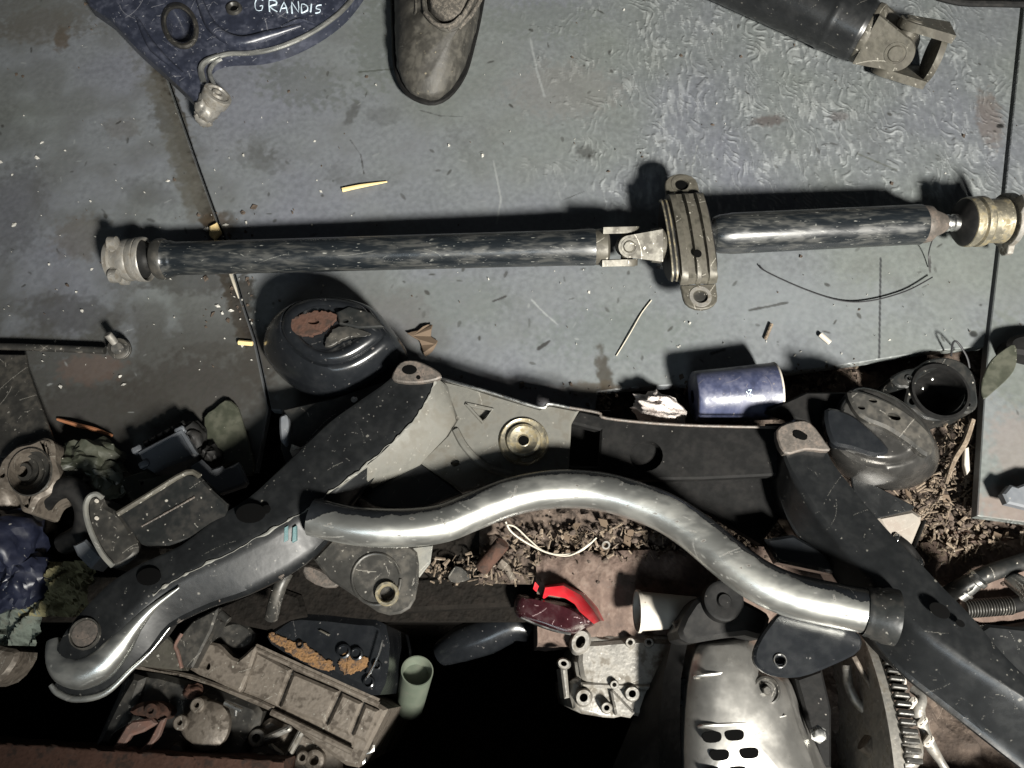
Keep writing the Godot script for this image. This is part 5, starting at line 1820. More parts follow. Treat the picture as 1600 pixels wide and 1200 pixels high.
	for q in [[1401, 842], [1437, 879]]:
		mb = MB.new()
		mb.blob(W(q[0], q[1], 0.032), Vector3(0.006, 0.006, 0.008), noise(4, 0.02), 0.2, 12, 8)
		part(mb, "bright_end", "polished_steel", t)
	mb = MB.new()
	mb.blob(W(1500, 858, -0.075), Vector3(0.11, 0.035, 0.03), noise(20, 0.02), 0.3, 40, 20)
	ground(mb, "red_soil", "red_soil", "structure", 70.0)
	mb = MB.new()
	mb.tube(line3([1450, 858, -0.038, 1462, 864, -0.034, 1474, 868, -0.036]), 0.003, 6, 3)
	single(mb, "orange_splinter", "orange_wood", "orange splinter on the reddish soil by the clip", "splinter")


# ---------------------------------------------------------------- dark scrap on the left
func build_left_scrap() -> void:
	var t := thing("stabilizer_link", "thin steel link rod with a ball joint end on the dirty floor", "link rod", W(100, 545, 0.0))
	var mb := MB.new()
	mb.tube(line3([-60, 541, 0.016, 20, 542, 0.016, 100, 545, 0.016, 164, 548, 0.017]), 0.0058, 10, 3)
	part(mb, "rod", "dark_steel", t)
	mb = MB.new()
	var c := W(184, 541, 0.017)
	mb.lathe(c - Vector3(0, 0.012, 0), Vector3(0.25, 1, 0.35), [[0, 0.012], [0.003, 0.0165], [0.012, 0.0165], [0.013, 0.0145], [0.015, 0.0145], [0.016, 0.0165], [0.020, 0.016], [0.022, 0.012], [0.026, 0.009]], 26)
	part(mb, "ball_joint", "dark_steel", t)
	mb = MB.new()
	mb.rod(W(180, 536, 0.03), W(168, 522, 0.045), 0.0062, 12, 0.001)
	part(mb, "threaded_stud", "cast_aluminium", t)
	mb = MB.new()
	slab_px(mb, [-80, 552, 40, 554, 47, 585, 62, 622, 95, 700, 40, 720, -80, 720], 0.030, 0.024, 0.002)
	mb.bend(func(p): return p + Vector3(0, 0.10 * (p.z + 0.05), 0))
	single(mb, "panel_scrap", "dark_steel", "dark purplish sheet metal panel below the link rod", "sheet metal")
	# bearing housing
	t = thing("bearing_housing", "round brown cast bearing housing with four bolt ears", "car part", W(45, 738, -0.05))
	mb = MB.new()
	var outer := [2, 716, 24, 696, 48, 690, 66, 683, 80, 688, 84, 702, 84, 720, 90, 738, 88, 754, 76, 770, 60, 778, 53, 788, 46, 800, 32, 797, 27, 782, 14, 765, -4, 758, -10, 742, -4, 728]
	slab_px(mb, curve(outer, 3), 0.075, 0.0, 0.005, [ell(46, 737, 32, 36, 20, 30), ell(74, 694, 5, 5, 0, 10), ell(40, 790, 5, 5, 0, 10), ell(3, 742, 5, 5, 0, 10)])
	var fl := part(mb, "flange", "dirty_aluminium", t)
	mb = MB.new()
	c = W(46, 737, 0.075)
	var s0 := S(c)
	var rs := []
	for q in [[0.001, 1.06], [0.003, 1.0], [-0.012, 0.97], [-0.014, 0.80], [-0.02, 0.78], [-0.022, 0.62], [-0.03, 0.6], [-0.032, 0.42], [-0.022, 0.36], [-0.022, 0.24], [-0.05, 0.22]]:
		rs.append(pp(ell(46 - (1.0 - float(q[1])) * 14, 737, 33 * float(q[1]), 37 * float(q[1]), 20, 34), 0.075 + float(q[0])))
	mb.loft(rs, true, false, true)
	part(mb, "stepped_bore", "dark_steel", fl, "", 30.0)
	mb = MB.new()
	mb.blob(W(5, 780, 0.02), Vector3(0.03, 0.04, 0.035), noise(3, 0.01), 0.3, 18, 12)
	part(mb, "rear_case", "dirty_aluminium", t, "", 60.0)
	# grey module box
	t = thing("module_box", "small grey ribbed module box tilted among the scrap", "box", W(255, 705, -0.02))
	mb = MB.new()
	slab_px(mb, [216, 707, 284, 672, 292, 680, 306, 706, 302, 714, 262, 728, 240, 738, 226, 730], 0.055, 0.0, 0.004)
	body_lips(part(mb, "case", "grey_box", t))
	mb = MB.new()
	for i in 6:
		var q := i * 11.0
		slab_px(mb, [222 + q, 690 - q * 0.55, 230 + q, 686 - q * 0.55, 233 + q, 692 - q * 0.55, 225 + q, 696 - q * 0.55], 0.048, 0.0, 0.002)
	part(mb, "connector_fins", "matt_black", t)
	mb = MB.new()
	slab_px(mb, [296, 728, 314, 717, 330, 732, 346, 727, 350, 732, 372, 721, 376, 728, 385, 752, 380, 758, 342, 771, 320, 757, 300, 742], 0.06, 0.045, 0.003)
	single(mb, "mounting_plate", "grey_box", "light grey notched plate beside the module box", "bracket")
	mb = MB.new()
	slab_px(mb, [186, 748, 226, 735, 250, 744, 262, 758, 240, 776, 207, 790], 0.04, 0.03, 0.002)
	single(mb, "plastic_plate", "olive_plastic", "flat olive plastic plate under the module box", "plate")
	mb = MB.new()
	slab_px(mb, curve([215, 751, 222, 749, 258, 742, 285, 742, 262, 762, 240, 778, 224, 770], 2), 0.056, 0.05, 0.002, [ell(222, 755, 3, 3, 0, 8)])
	single(mb, "plastic_tab", "olive_plastic", "olive plastic tab with one pin hole on the olive plate", "tab")
	mb = MB.new()
	slab_px(mb, curve([318, 652, 334, 638, 352, 624, 368, 632, 376, 650, 398, 728, 384, 742, 372, 722, 346, 728, 330, 730, 322, 690], 2), 0.014, 0.006, 0.002)
	single(mb, "plastic_sheet", "olive_plastic", "dark olive plastic sheet lying flat between box and cup", "sheet")
	mb = MB.new()
	mb.blob(W(300, 690, 0.02), Vector3(0.022, 0.03, 0.03), noise(31, 0.02), 0.4, 20, 14)
	mb.blob(W(328, 715, 0.02), Vector3(0.018, 0.025, 0.018), noise(32, 0.02), 0.4, 16, 12)
	single(mb, "cable_plug", "rubber", "black rubber cable plug between the grey box and olive sheet", "plug", "", 60.0)
	mb = MB.new()
	mb.blob(W(140, 725, 0.02), Vector3(0.045, 0.04, 0.035), noise(33, 0.013), 0.5, 30, 20)
	mb.blob(W(165, 750, 0.02), Vector3(0.035, 0.03, 0.03), noise(34, 0.016), 0.5, 24, 16)
	single(mb, "motor_casting", "olive_plastic", "lumpy dark motor casting right of the bearing housing", "car part", "", 50.0)
	# strap bracket
	t = thing("strap_bracket", "upright dark steel bracket with a rounded top and two pin holes", "bracket", W(155, 830, -0.05))
	mb = MB.new()
	slab_px(mb, curve([134, 790, 138, 777, 150, 772, 160, 778, 166, 790, 190, 805, 208, 835, 214, 862, 196, 880, 172, 886, 156, 860, 142, 836, 136, 812], 3), 0.135, 0.06, 0.005, [ell(152, 783, 3.2, 3.6, 0, 10), ell(152, 810, 3.2, 3.6, 0, 10)])
	var plate := part(mb, "plate", "dark_steel", t)
	mb = MB.new()
	mb.tube(line3([176, 884, 0.137, 160, 866, 0.138, 145, 838, 0.138, 136, 812, 0.138, 134, 790, 0.138, 140, 776, 0.138, 151, 772, 0.138, 160, 778, 0.137]), 0.0036, 8, 3)
	part(mb, "rolled_edge", "grey_steel", plate)
	for q in [783, 810]:
		mb = MB.new()
		mb.lathe(W(152, q, 0.134), Vector3.UP, [[0, 0.0028], [0.003, 0.0024]], 10)
		part(mb, "bright_pin", "cream_plastic", plate)
	mb = MB.new()
	slab_px(mb, [113, 852, 133, 842, 145, 855, 158, 869, 140, 888, 120, 868], 0.06, 0.02, 0.003)
	single(mb, "metal_block", "grey_box", "small grey block leaning below the strap bracket", "block")
	mb = MB.new()
	mb.blob(W(12, 850, 0.03), Vector3(0.045, 0.05, 0.055), noise(41, 0.012), 0.35, 30, 20)
	mb.blob(W(40, 905, 0.02), Vector3(0.038, 0.04, 0.04), noise(42, 0.014), 0.35, 26, 18)
	mb.blob(W(10, 925, 0.02), Vector3(0.04, 0.03, 0.03), noise(43, 0.014), 0.35, 26, 18)
	single(mb, "plastic_duct", "navy_plastic", "lumpy blue-black plastic duct below the bearing housing", "car part", "", 50.0)
	mb = MB.new()
	mb.tube(line3([58, 800, 0.02, 80, 770, 0.05, 112, 762, 0.06, 134, 790, 0.05, 130, 830, 0.02, 100, 850, 0.0]), 0.016, 14, 5)
	single(mb, "rubber_hose", "rubber", "thick black rubber hose curling behind the strap bracket", "hose", "", 60.0)
	# rags
	var fold := noise(51, 0.022, FastNoiseLite.TYPE_SIMPLEX_SMOOTH, 4)
	for q in [[-30, 900, 66, 1010, "rag", "pale green oily rag beneath the blue-black duct", "rag"], [62, 880, 150, 965, "yellow_rag", "yellow green rag tucked against the subframe arm", "rag"]]:
		var p0 := W(q[0], q[1], 0.0)
		var p1 := W(q[2], q[3], 0.0)
		mb = grid(p0.x, p1.x, p0.z, p1.z, 0.004, func(x, z): return 0.01 + 0.05 * absf(fold.get_noise_2d(x * 1300 + z * 500, z * 450)) + 0.02 * fold.get_noise_2d(x * 700, z * 700))
		single(mb, "oily_rag", q[4], q[5], q[6], "", 60.0)
	mb = MB.new()
	slab_px(mb, curve([-30, 1010, 10, 1012, 28, 1018, 20, 1040, -4, 1066, -40, 1070], 2), 0.02, -0.03, 0.005)
	single(mb, "metal_casting", "dirty_aluminium", "grey metal casting at the edge below the green rag", "car part")
	mb = MB.new()
	slab_px(mb, [455, 693, 470, 699, 500, 681, 493, 690, 498, 700, 480, 712, 458, 717, 452, 704], 0.075, 0.068, 0.001)
	var cr := noise(61, 0.06)
	mb.bend(func(p): return p + Vector3(0, 0.006 * cr.get_noise_2d(p.x * 1000, p.z * 1000), 0))
	single(mb, "torn_paper", "cream_plastic", "torn cream scrap stuck at the left arm", "paper scrap")
	mb = MB.new()
	slab_px(mb, curve([436, 655, 440, 648, 448, 649, 450, 670, 446, 690, 438, 688], 3), 0.08, 0.055, 0.003)
	single(mb, "grey_tab", "grey_box", "upright grey rounded tab left of the torn cream scrap", "tab")
	# floor joint debris
	mb = MB.new()
	mb.tube(line3([360, 428, 0.003, 366, 445, 0.006, 373, 466, 0.004]), [0.003, 0.0026, 0.001], 6, 3)
	single(mb, "grey_splinter", "wire_pale", "thin grey splinter in the dark floor joint under the shaft", "splinter")
	mb = MB.new()
	mb.rod(W(372, 535, 0.006), W(395, 537, 0.006), 0.004, 7, 0.001)
	single(mb, "yellow_stub", "straw", "yellowish stub in the dark joint left of the glossy cup", "stub")
	mb = MB.new()
	slab_px(mb, [326, 352, 338, 346, 344, 360, 334, 372, 326, 366], 0.012, 0.002, 0.003)
	single(mb, "bark_chip", "straw", "tan bark chip in the floor joint above the shaft", "chip")


func body_lips(case_: Node3D) -> void:
	var mb := MB.new()
	mb.tube(line3([218, 709, 0.058, 250, 692, 0.058, 284, 674, 0.058, 304, 708, 0.058]), 0.0035, 7, 1)
	part(mb, "lid_lip", "grey_box", case_)
	for q in [[215, 703], [282, 673], [226, 726]]:
		mb = MB.new()
		mb.box(W(q[0], q[1], 0.054), Basis(Vector3.UP, 0.5), Vector3(0.014, 0.012, 0.010), 0.002)
		part(mb, "screw_ear", "grey_box", case_)


# ---------------------------------------------------------------- the sill beam and the scrap in the pit
func bolt(mb: MB, at: Vector3, up: Vector3, r: float, h: float) -> void:
	mb.lathe(at, up, [[0, r * 1.35], [h * 0.25, r * 1.35], [h * 0.25, r], [h, r], [h + 0.001, r * 0.8]], 6)


func build_pit_scrap() -> void:
	var mb := MB.new()
	var rough := noise(81, 0.02, FastNoiseLite.TYPE_SIMPLEX_SMOOTH, 4)
	var a := W(838, 893, -0.03)
	var b := W(1720, 868, -0.03)
	var ax := (b - a).normalized()
	var az := ax.cross(Vector3.UP).normalized() * -1.0
	if az.z < 0:
		az = -az
	var rs := []
	for i in 260:
		var p := a + (b - a) * (i / 259.0)
		var ring := PackedVector3Array()
		for q in [[-0.030, -0.20], [-0.030, -0.02], [-0.026, -0.004], [-0.015, 0.0], [-0.005, 0.001], [0.005, 0.0], [0.014, 0.0], [0.022, -0.002], [0.029, -0.008], [0.036, -0.018], [0.046, -0.028], [0.058, -0.036], [0.072, -0.043], [0.086, -0.050], [0.096, -0.058], [0.102, -0.075], [0.104, -0.11], [0.102, -0.30]]:
			var w := p + az * float(q[0]) + Vector3(0, float(q[1]), 0)
			var n := rough.get_noise_3dv(w * 1000.0)
			ring.append(w + az * (0.006 * n) + Vector3(0, 0.005 * rough.get_noise_3dv(w * 1500.0 + Vector3(0, 400, 0)) + 0.003 * rough.get_noise_3dv(w * 6000.0), 0))
		rs.append(ring)
	mb.loft(rs, true, true, true)
	single(mb, "timber_beam", "muddy_timber", "mud-caked timber beam along the edge of the pit", "beam", "", 55.0)
	mb = MB.new()
	a = W(600, 930, -0.07)
	b = W(846, 918, -0.07)
	ax = (b - a).normalized()
	mb.box((a + b) * 0.5 - Vector3(0, 0.05, 0), Basis(ax, Vector3.UP, ax.cross(Vector3.UP)), Vector3(a.distance_to(b), 0.1, 0.05), 0.006)
	single(mb, "short_timber", "oily_shade_soil", "short timber beside the mud-caked beam with its shade painted in dark", "beam")  # shaded run of the beam, its shade put into the dark material
	mb = MB.new()
	mb.rod(W(752, 889, -0.03), W(786, 848, 0.0), 0.0115, 18, 0.002)
	single(mb, "rusty_pipe", "rust", "stub of rusty round pipe under the cross tube", "pipe")
	mb = MB.new()
	mb.rod(W(790, 884, -0.03), W(802, 906, -0.03), 0.0055, 12, 0.001)
	mb.rod(W(781, 878, -0.03), W(791, 886, -0.03), 0.0085, 6, 0.001)
	single(mb, "old_bolt", "dirty_aluminium", "old grey bolt at the end of the muddy beam", "bolt")
	mb = MB.new()
	slab_px(mb, curve([700, 900, 712, 884, 728, 892, 734, 904, 716, 910, 704, 908], 2), -0.025, -0.03, 0.001)
	single(mb, "leaf_scrap", "dark_steel", "grey leaf-shaped scrap left of the rusty pipe", "scrap")
	mb = MB.new()
	mb.tube(line3([790, 815, 0.0, 800, 832, -0.01, 830, 852, -0.02, 866, 866, -0.022, 905, 862, -0.02, 932, 840, -0.01]), 0.0014, 6, 5)
	mb.tube(line3([792, 820, 0.0, 806, 824, -0.01, 830, 846, -0.02, 852, 862, -0.022, 890, 868, -0.02, 926, 846, -0.01]), 0.0012, 6, 5)
	single(mb, "wire_loop", "wire_pale", "pale double wire loop on the litter under the cross tube", "wire")
	mb = MB.new()
	mb.lathe(W(946, 851, -0.03), Vector3(0.2, 1, 0.5), [[0, 0.006], [0.003, 0.0065], [0.004, 0.004], [-0.004, 0.0035]], 14, false)
	single(mb, "small_nut", "cast_aluminium", "small pale nut on the soil below the cross tube", "nut")
	# red lamp
	var t := thing("tail_lamp", "broken red car tail lamp with a dark lens", "lamp", W(870, 950, -0.1))
	mb = MB.new()
	mb.loft([line3([848, 934, -0.023, 852, 918, 0.002, 880, 915, 0.007, 908, 930, 0.007, 926, 952, 0.002, 938, 970, -0.008]), line3([850, 936, -0.038, 858, 930, -0.023, 882, 934, -0.023, 898, 944, -0.023, 906, 956, -0.028, 928, 975, -0.033])], false)
	mb.loft([line3([848, 934, -0.023, 852, 918, 0.002, 880, 915, 0.007, 908, 930, 0.007, 926, 952, 0.002, 938, 970, -0.008]), line3([846, 930, -0.058, 850, 912, -0.058, 882, 908, -0.058, 914, 926, -0.058, 934, 950, -0.058, 944, 970, -0.058])], false)
	part(mb, "red_shell", "red_plastic", t, "", 50.0)
	mb = MB.new()
	mb.loft([line3([836, 909, 0.002, 833, 920, 0.002]), line3([842, 916, -0.008, 838, 925, -0.008])], false)
	part(mb, "red_shard", "red_plastic", t)
	mb = MB.new()
	dome_px(mb, [[curve([808, 928, 850, 934, 898, 946, 930, 972, 912, 984, 890, 992, 845, 978, 806, 962], 3), -0.068], [curve([810, 929, 850, 935, 897, 947, 926, 972, 908, 982, 888, 989, 846, 976, 810, 960], 3), -0.038], [curve([822, 936, 850, 940, 890, 952, 910, 968, 900, 976, 880, 980, 846, 970, 822, 955], 3), -0.026]], 48)
	var lens := part(mb, "dark_lens", "dark_lens", t, "", 50.0)
	mb = MB.new()
	mb.tube(line3([814, 965, -0.040, 845, 978, -0.038, 870, 986, -0.038, 892, 990, -0.038]), 0.0022, 6, 4)
	part(mb, "chrome_strip", "polished_steel", lens)
	mb = MB.new()
	mb.tube(line3([690, 1022, -0.26, 720, 1006, -0.24, 760, 992, -0.23, 800, 975, -0.22, 830, 985, -0.22]), [0.02, 0.03, 0.032, 0.03, 0.02], 16, 4)
	single(mb, "black_moulding", "gloss_black", "glossy black moulding in the pit below the tail lamp", "car part", "", 60.0)
	# white cup
	t = thing("plastic_cup", "small white plastic cup lying on its side below the beam", "cup", W(1035, 956, -0.03))
	mb = MB.new()
	a = W(996, 955, 0.0)
	b = W(1088, 956, -0.005)
	var l := a.distance_to(b)
	mb.lathe(a, b - a, [[0.03, 0.0], [0.03, 0.024], [0.0, 0.0275], [0.0, 0.0290], [0.004, 0.0290], [0.005, 0.0272], [l, 0.021], [l + 0.001, 0.0]], 36, false)
	part(mb, "wall", "cream_plastic", t, "", 50.0)
	mb = MB.new()
	mb.lathe(a - (b - a).normalized() * 0.001, b - a, [[0, 0.0272], [0, 0.0298], [0.004, 0.0298], [0.005, 0.0275]], 36, false)
	part(mb, "rim", "cream_plastic", t)
	# gearbox casing
	t = thing("gearbox_casing", "grey cast gearbox casing with bolt lugs under the white cup", "car part", W(965, 1055, -0.5))
	mb = MB.new()
	var top := [912, 996, 925, 992, 960, 994, 1010, 990, 1056, 992, 1072, 1000, 1062, 1040, 1040, 1090, 1010, 1120, 985, 1116, 960, 1122, 925, 1118, 896, 1108, 890, 1066, 902, 1058, 898, 1034]
	slab_px(mb, curve(top, 2), -0.08, -0.5, 0.006)
	var body := part(mb, "case", "cast_aluminium", t, "", 45.0)
	mb = MB.new()
	slab_px(mb, curve([906, 1010, 930, 1003, 1060, 1001, 1040, 1062, 1000, 1074, 930, 1072, 908, 1058], 2), -0.072, -0.09, 0.006)
	part(mb, "cover", "cast_aluminium", body)
	for q in [[907, 1003, 15, 20], [881, 1037, 10, 8], [985, 1004, 8, 8], [1014, 1004, 8, 8], [912, 1090, 13, 14], [988, 1084, 12, 12], [948, 1106, 9, 9], [960, 1070, 7, 7]]:
		mb = MB.new()
		rs = []
		for k in [[-0.09, 1.15], [-0.066, 1.0], [-0.062, 0.88], [-0.062, 0.5], [-0.08, 0.45]]:
			rs.append(pp(ell(q[0], q[1], q[2] * float(k[1]), q[3] * float(k[1]), 20, 20), k[0]))
		mb.loft(rs)
		var lug := part(mb, "bolt_lug", "cast_aluminium", body)
		mb = MB.new()
		pit_hole(mb, W(q[0], q[1], -0.078), Vector3.UP, 0.42 * q[2] * S(W(q[0], q[1], -0.07)))
		part(mb, "hole", "hole_black", lug)
	mb = MB.new()
	slab_px(mb, [954, 1080, 958, 1078, 992, 1114, 985, 1122, 962, 1118], -0.068, -0.12, 0.003)
	slab_px(mb, [908, 1066, 1030, 1070, 1024, 1078, 908, 1074], -0.070, -0.1, 0.003)
	slab_px(mb, [876, 1044, 886, 1044, 890, 1090, 882, 1092], -0.075, -0.2, 0.003)
	part(mb, "casting_rib", "cast_aluminium", body)
	# heat shield
	t = thing("heat_shield", "bright domed aluminium heat shield with rows of slots", "car part", W(1130, 1110, -0.3))
	mb = MB.new()
	var s0 := [1066, 1000, 1110, 992, 1165, 990, 1188, 1002, 1200, 1040, 1232, 1058, 1246, 1085, 1262, 1130, 1290, 1180, 1310, 1240, 1290, 1280, 1040, 1290, 1000, 1240, 1006, 1180, 1020, 1120, 1044, 1050]
	var s1 := [1090, 1006, 1118, 998, 1162, 997, 1182, 1010, 1194, 1046, 1222, 1062, 1234, 1088, 1246, 1130, 1266, 1180, 1284, 1240, 1270, 1270, 1090, 1270, 1070, 1230, 1066, 1180, 1068, 1120, 1076, 1050]
	var s2 := [1108, 1018, 1122, 1010, 1156, 1010, 1172, 1022, 1184, 1056, 1204, 1078, 1216, 1096, 1224, 1134, 1232, 1184, 1240, 1230, 1230, 1250, 1112, 1250, 1096, 1224, 1092, 1180, 1095, 1124, 1101, 1060]
	dome_px(mb, [[curve(s0, 3), -0.2], [curve(s0, 3), -0.11], [curve(shrink(s0, 0.985), 3), -0.09], [curve(s1, 3), 0.012], [curve(shrink(s1, 0.97), 3), 0.024], [curve(s2, 3), 0.042], [curve(shrink(s2, 0.6), 3), 0.05]], 90)
	var sh := part(mb, "shell", "bright_aluminium", t, "", 60.0)
	mb = MB.new()
	mb.tube(line3([1086, 1060, 0.022, 1090, 1056, 0.043, 1150, 1050, 0.045, 1196, 1048, 0.022]), [0.0012, 0.0024, 0.0024, 0.0012], 8, 4)
	part(mb, "pressed_rib", "bright_aluminium", sh)
	mb = MB.new()
	mb.tube(line3([1088, 1140, 0.022, 1100, 1134, 0.047, 1170, 1130, 0.048, 1228, 1118, 0.040]), [0.0012, 0.0024, 0.0024, 0.0012], 8, 4)
	part(mb, "pressed_rib", "bright_aluminium", sh)
	var k := 0
	for q in [[1112, 1152], [1147, 1149], [1124, 1180], [1170, 1177], [1112, 1208], [1152, 1206]]:
		mb = MB.new()
		rs = []
		for d in [[0.0495, 1.0], [0.0505, 0.94]]:
			rs.append(pp(curve(shrink([q[0] - 16, q[1] - 3, q[0] - 10, q[1] - 8, q[0] + 10, q[1] - 9, q[0] + 16, q[1] - 3, q[0] + 12, q[1] + 7, q[0] - 9, q[1] + 8], float(d[1])), 3), d[0]))
		mb.loft(rs, true, false, true)
		part(mb, "slot", "hole_black", sh)
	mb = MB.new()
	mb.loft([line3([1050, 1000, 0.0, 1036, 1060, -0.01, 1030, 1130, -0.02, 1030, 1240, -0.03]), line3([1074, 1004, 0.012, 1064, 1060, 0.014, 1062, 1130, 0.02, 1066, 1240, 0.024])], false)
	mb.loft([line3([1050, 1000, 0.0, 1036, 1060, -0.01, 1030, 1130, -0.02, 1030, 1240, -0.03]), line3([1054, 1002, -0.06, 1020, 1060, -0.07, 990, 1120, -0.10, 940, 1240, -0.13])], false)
	part(mb, "side_shade_sheet", "matt_black", t, "black sheet added as the shade on one side of the shield")  # black sheet added to paint in the shield's shaded slope
	mb = MB.new()
	bolt(mb, W(1196, 1079, 0.044), Vector3.UP, 0.006, 0.008)
	mb.lathe(W(1196, 1079, 0.040), Vector3.UP, [[0, 0.020], [0.005, 0.018], [0.006, 0.0155], [0.003, 0.0135], [0.003, 0.011], [0.005, 0.010], [0.005, 0.0]], 30, false)
	part(mb, "bolt_boss", "dark_steel", sh)
	mb = MB.new()
	mb.lathe(W(1072, 1082, 0.0), Vector3.UP, [[0, 0.020], [0.006, 0.018], [0.007, 0.012], [0.003, 0.008], [0.003, 0.0]], 26, false)
	part(mb, "bolt_boss", "matt_black", sh)
	mb = MB.new()
	slab_px(mb, curve([1060, 985, 1084, 940, 1108, 926, 1136, 920, 1160, 936, 1190, 952, 1204, 966, 1192, 998, 1165, 992, 1110, 1000, 1075, 1004], 2), 0.085, 0.0, 0.006)
	t = thing("rubber_mount", "black rubber engine mount between white cup and heat shield", "mount", W(1130, 965, -0.05))
	part(mb, "body", "rubber", t)
	mb = MB.new()
	mb.lathe(W(1128, 940, 0.085), Vector3.UP, [[0, 0.028], [0.012, 0.026], [0.014, 0.022], [0.012, 0.010], [0.016, 0.008], [0.016, 0.0]], 26, false)
	part(mb, "top_cap", "matt_black", t)
	mb = MB.new()
	slab_px(mb, [1052, 972, 1072, 962, 1098, 962, 1108, 982, 1062, 990], 0.06, 0.05, 0.003)
	part(mb, "metal_tab", "dirty_aluminium", t)
	# toothed ring
	t = thing("ring_gear", "toothed steel ring standing on edge beside the heat shield", "gear", W(1310, 1200, -0.5))
	mb = MB.new()
	var c := W(1302, 1215, -0.30)
	var gx := Vector3(1, 0, 0.10).normalized()
	var gr := 0.30
	mb.lathe(c - gx * 0.028, gx, [[0.0, gr - 0.10], [0.0, gr - 0.004], [0.002, gr], [0.014, gr], [0.016, gr - 0.006], [0.020, gr - 0.006], [0.020, gr - 0.1]], 120)
	part(mb, "disc_rim", "cast_aluminium", t, "pale flat rim of the toothed ring")
	mb = MB.new()
	for i in 150:
		var an := TAU * i / 150
		var up := Vector3.UP.rotated(gx, an)
		mb.box(c + up * (gr - 0.006) + gx * 0.003, Basis(gx, up, gx.cross(up)), Vector3(0.022, 0.014, 0.0068), 0.0012)
	var teeth := part(mb, "teeth", "dark_steel", t)
	teeth.set_meta("kind", "stuff")
	mb = MB.new()
	bolt(mb, W(1278, 1147, -0.03), Vector3.UP, 0.009, 0.012)
	part(mb, "bolt", "polished_steel", t)
	mb = MB.new()
	slab_px(mb, [1243, 1060, 1285, 1045, 1300, 1110, 1300, 1200, 1285, 1200, 1262, 1130], -0.06, -0.3, 0.004)
	part(mb, "backing_plate", "matt_black", t)
	# hoses, rods and harness on the right
	mb = MB.new()
	mb.tube(line3([1322, 1040, -0.10, 1326, 1070, -0.10, 1340, 1098, -0.10, 1362, 1116, -0.10, 1390, 1124, -0.11]), 0.0075, 10, 5)
	single(mb, "bent_rod", "cast_aluminium", "pale bent rod curving round the reddish soil beside the toothed ring", "rod", "", 60.0)
	mb = MB.new()
	mb.tube(line3([1334, 1026, -0.07, 1356, 1066, -0.07, 1376, 1104, -0.07, 1392, 1130, -0.08]), 0.004, 10, 3)
	single(mb, "straight_rod", "dirty_aluminium", "thin straight grey rod crossing the bent rod", "rod")
	mb = MB.new()
	mb.tube(line3([1378, 1134, -0.06, 1408, 1146, -0.05, 1424, 1160, -0.05, 1424, 1182, -0.05, 1404, 1200, -0.06, 1380, 1210, -0.08]), 0.0135, 16, 5)
	single(mb, "bent_pipe", "cast_aluminium", "thick grey pipe bent into a hook at the bottom right", "pipe", "", 60.0)
	mb = MB.new()
	mb.tube(line3([1350, 1158, -0.08, 1375, 1178, -0.08, 1405, 1200, -0.08, 1440, 1230, -0.09]), 0.0145, 16, 4)
	single(mb, "grey_pipe", "dirty_aluminium", "thick straight grey pipe under the hooked pipe", "pipe", "", 60.0)
	t = thing("wire_harness", "pale knotted wire harness hanging below the right arm", "wire harness", W(1445, 1130, -0.2))
	mb = MB.new()
	mb.tube(line3([1428, 1076, -0.06, 1440, 1090, -0.05, 1434, 1112, -0.05, 1444, 1140, -0.06, 1452, 1162, -0.06, 1470, 1190, -0.07, 1490, 1225, -0.08]), [0.008, 0.007, 0.010, 0.007, 0.009, 0.006, 0.006], 10, 5)
	part(mb, "wrapped_cable", "cast_aluminium", t, "", 60.0)
	for q in [[1424, 1098], [1440, 1128], [1450, 1158]]:
		mb = MB.new()
		mb.box(W(q[0], q[1], -0.045), Basis(Vector3.UP, 0.8), Vector3(0.018, 0.012, 0.010), 0.003)
		part(mb, "clip", "cream_plastic", t)
	mb = MB.new()
	mb.tube(line3([1398, 1058, -0.05, 1404, 1054, -0.05, 1412, 1058, -0.05, 1414, 1068, -0.05, 1406, 1074, -0.05, 1398, 1068, -0.05, 1400, 1060, -0.05, 1410, 1066, -0.05]), 0.002, 7, 4)
	single(mb, "wire_ring", "cream_plastic", "small pale coiled wire ring on the soil by the right arm", "wire")
	mb = MB.new()
	mb.tube(line3([1470, 935, -0.04, 1500, 918, -0.01, 1540, 898, 0.0, 1580, 884, 0.0, 1650, 862, 0.0]), 0.0125, 14, 5)
	t = thing("coolant_hose", "dark hose with a bright metal connector over the soil", "hose", W(1540, 900, -0.1))
	part(mb, "hose", "dirty_black_paint", t, "", 60.0)
	mb = MB.new()
	a = W(1496, 932, -0.02)
	b = W(1532, 900, 0.004)
	l = a.distance_to(b)
	mb.lathe(a, b - a, [[0, 0.008], [0.002, 0.012], [0.010, 0.012], [0.011, 0.0145], [0.014, 0.0145], [0.015, 0.012], [l - 0.012, 0.0125], [l - 0.010, 0.0155], [l - 0.004, 0.0155], [l, 0.012]], 20)
	part(mb, "metal_connector", "polished_steel", t)
	t = thing("corrugated_hose", "ribbed grey corrugated hose below the dark hose", "hose", W(1545, 950, -0.15))
	a = W(1505, 952, -0.04)
	b = W(1580, 946, -0.04)
	l = a.distance_to(b)
	mb = MB.new()
	var prof := []
	for i in 17:
		prof.append([l * i / 17.0, 0.0105])
		prof.append([l * (i + 0.25) / 17.0, 0.0135])
		prof.append([l * (i + 0.6) / 17.0, 0.0135])
		prof.append([l * (i + 0.85) / 17.0, 0.0105])
	mb.lathe(a, b - a, prof, 18)
	part(mb, "ribbed_tube", "dark_steel", t, "", 30.0)
	mb = MB.new()
	mb.tube(PackedVector3Array([b, b + Vector3(0.05, 0.0, -0.01), b + Vector3(0.12, -0.02, 0.0)]), 0.012, 14, 4)
	part(mb, "smooth_end", "matt_black", t, "", 60.0)
	mb = MB.new()
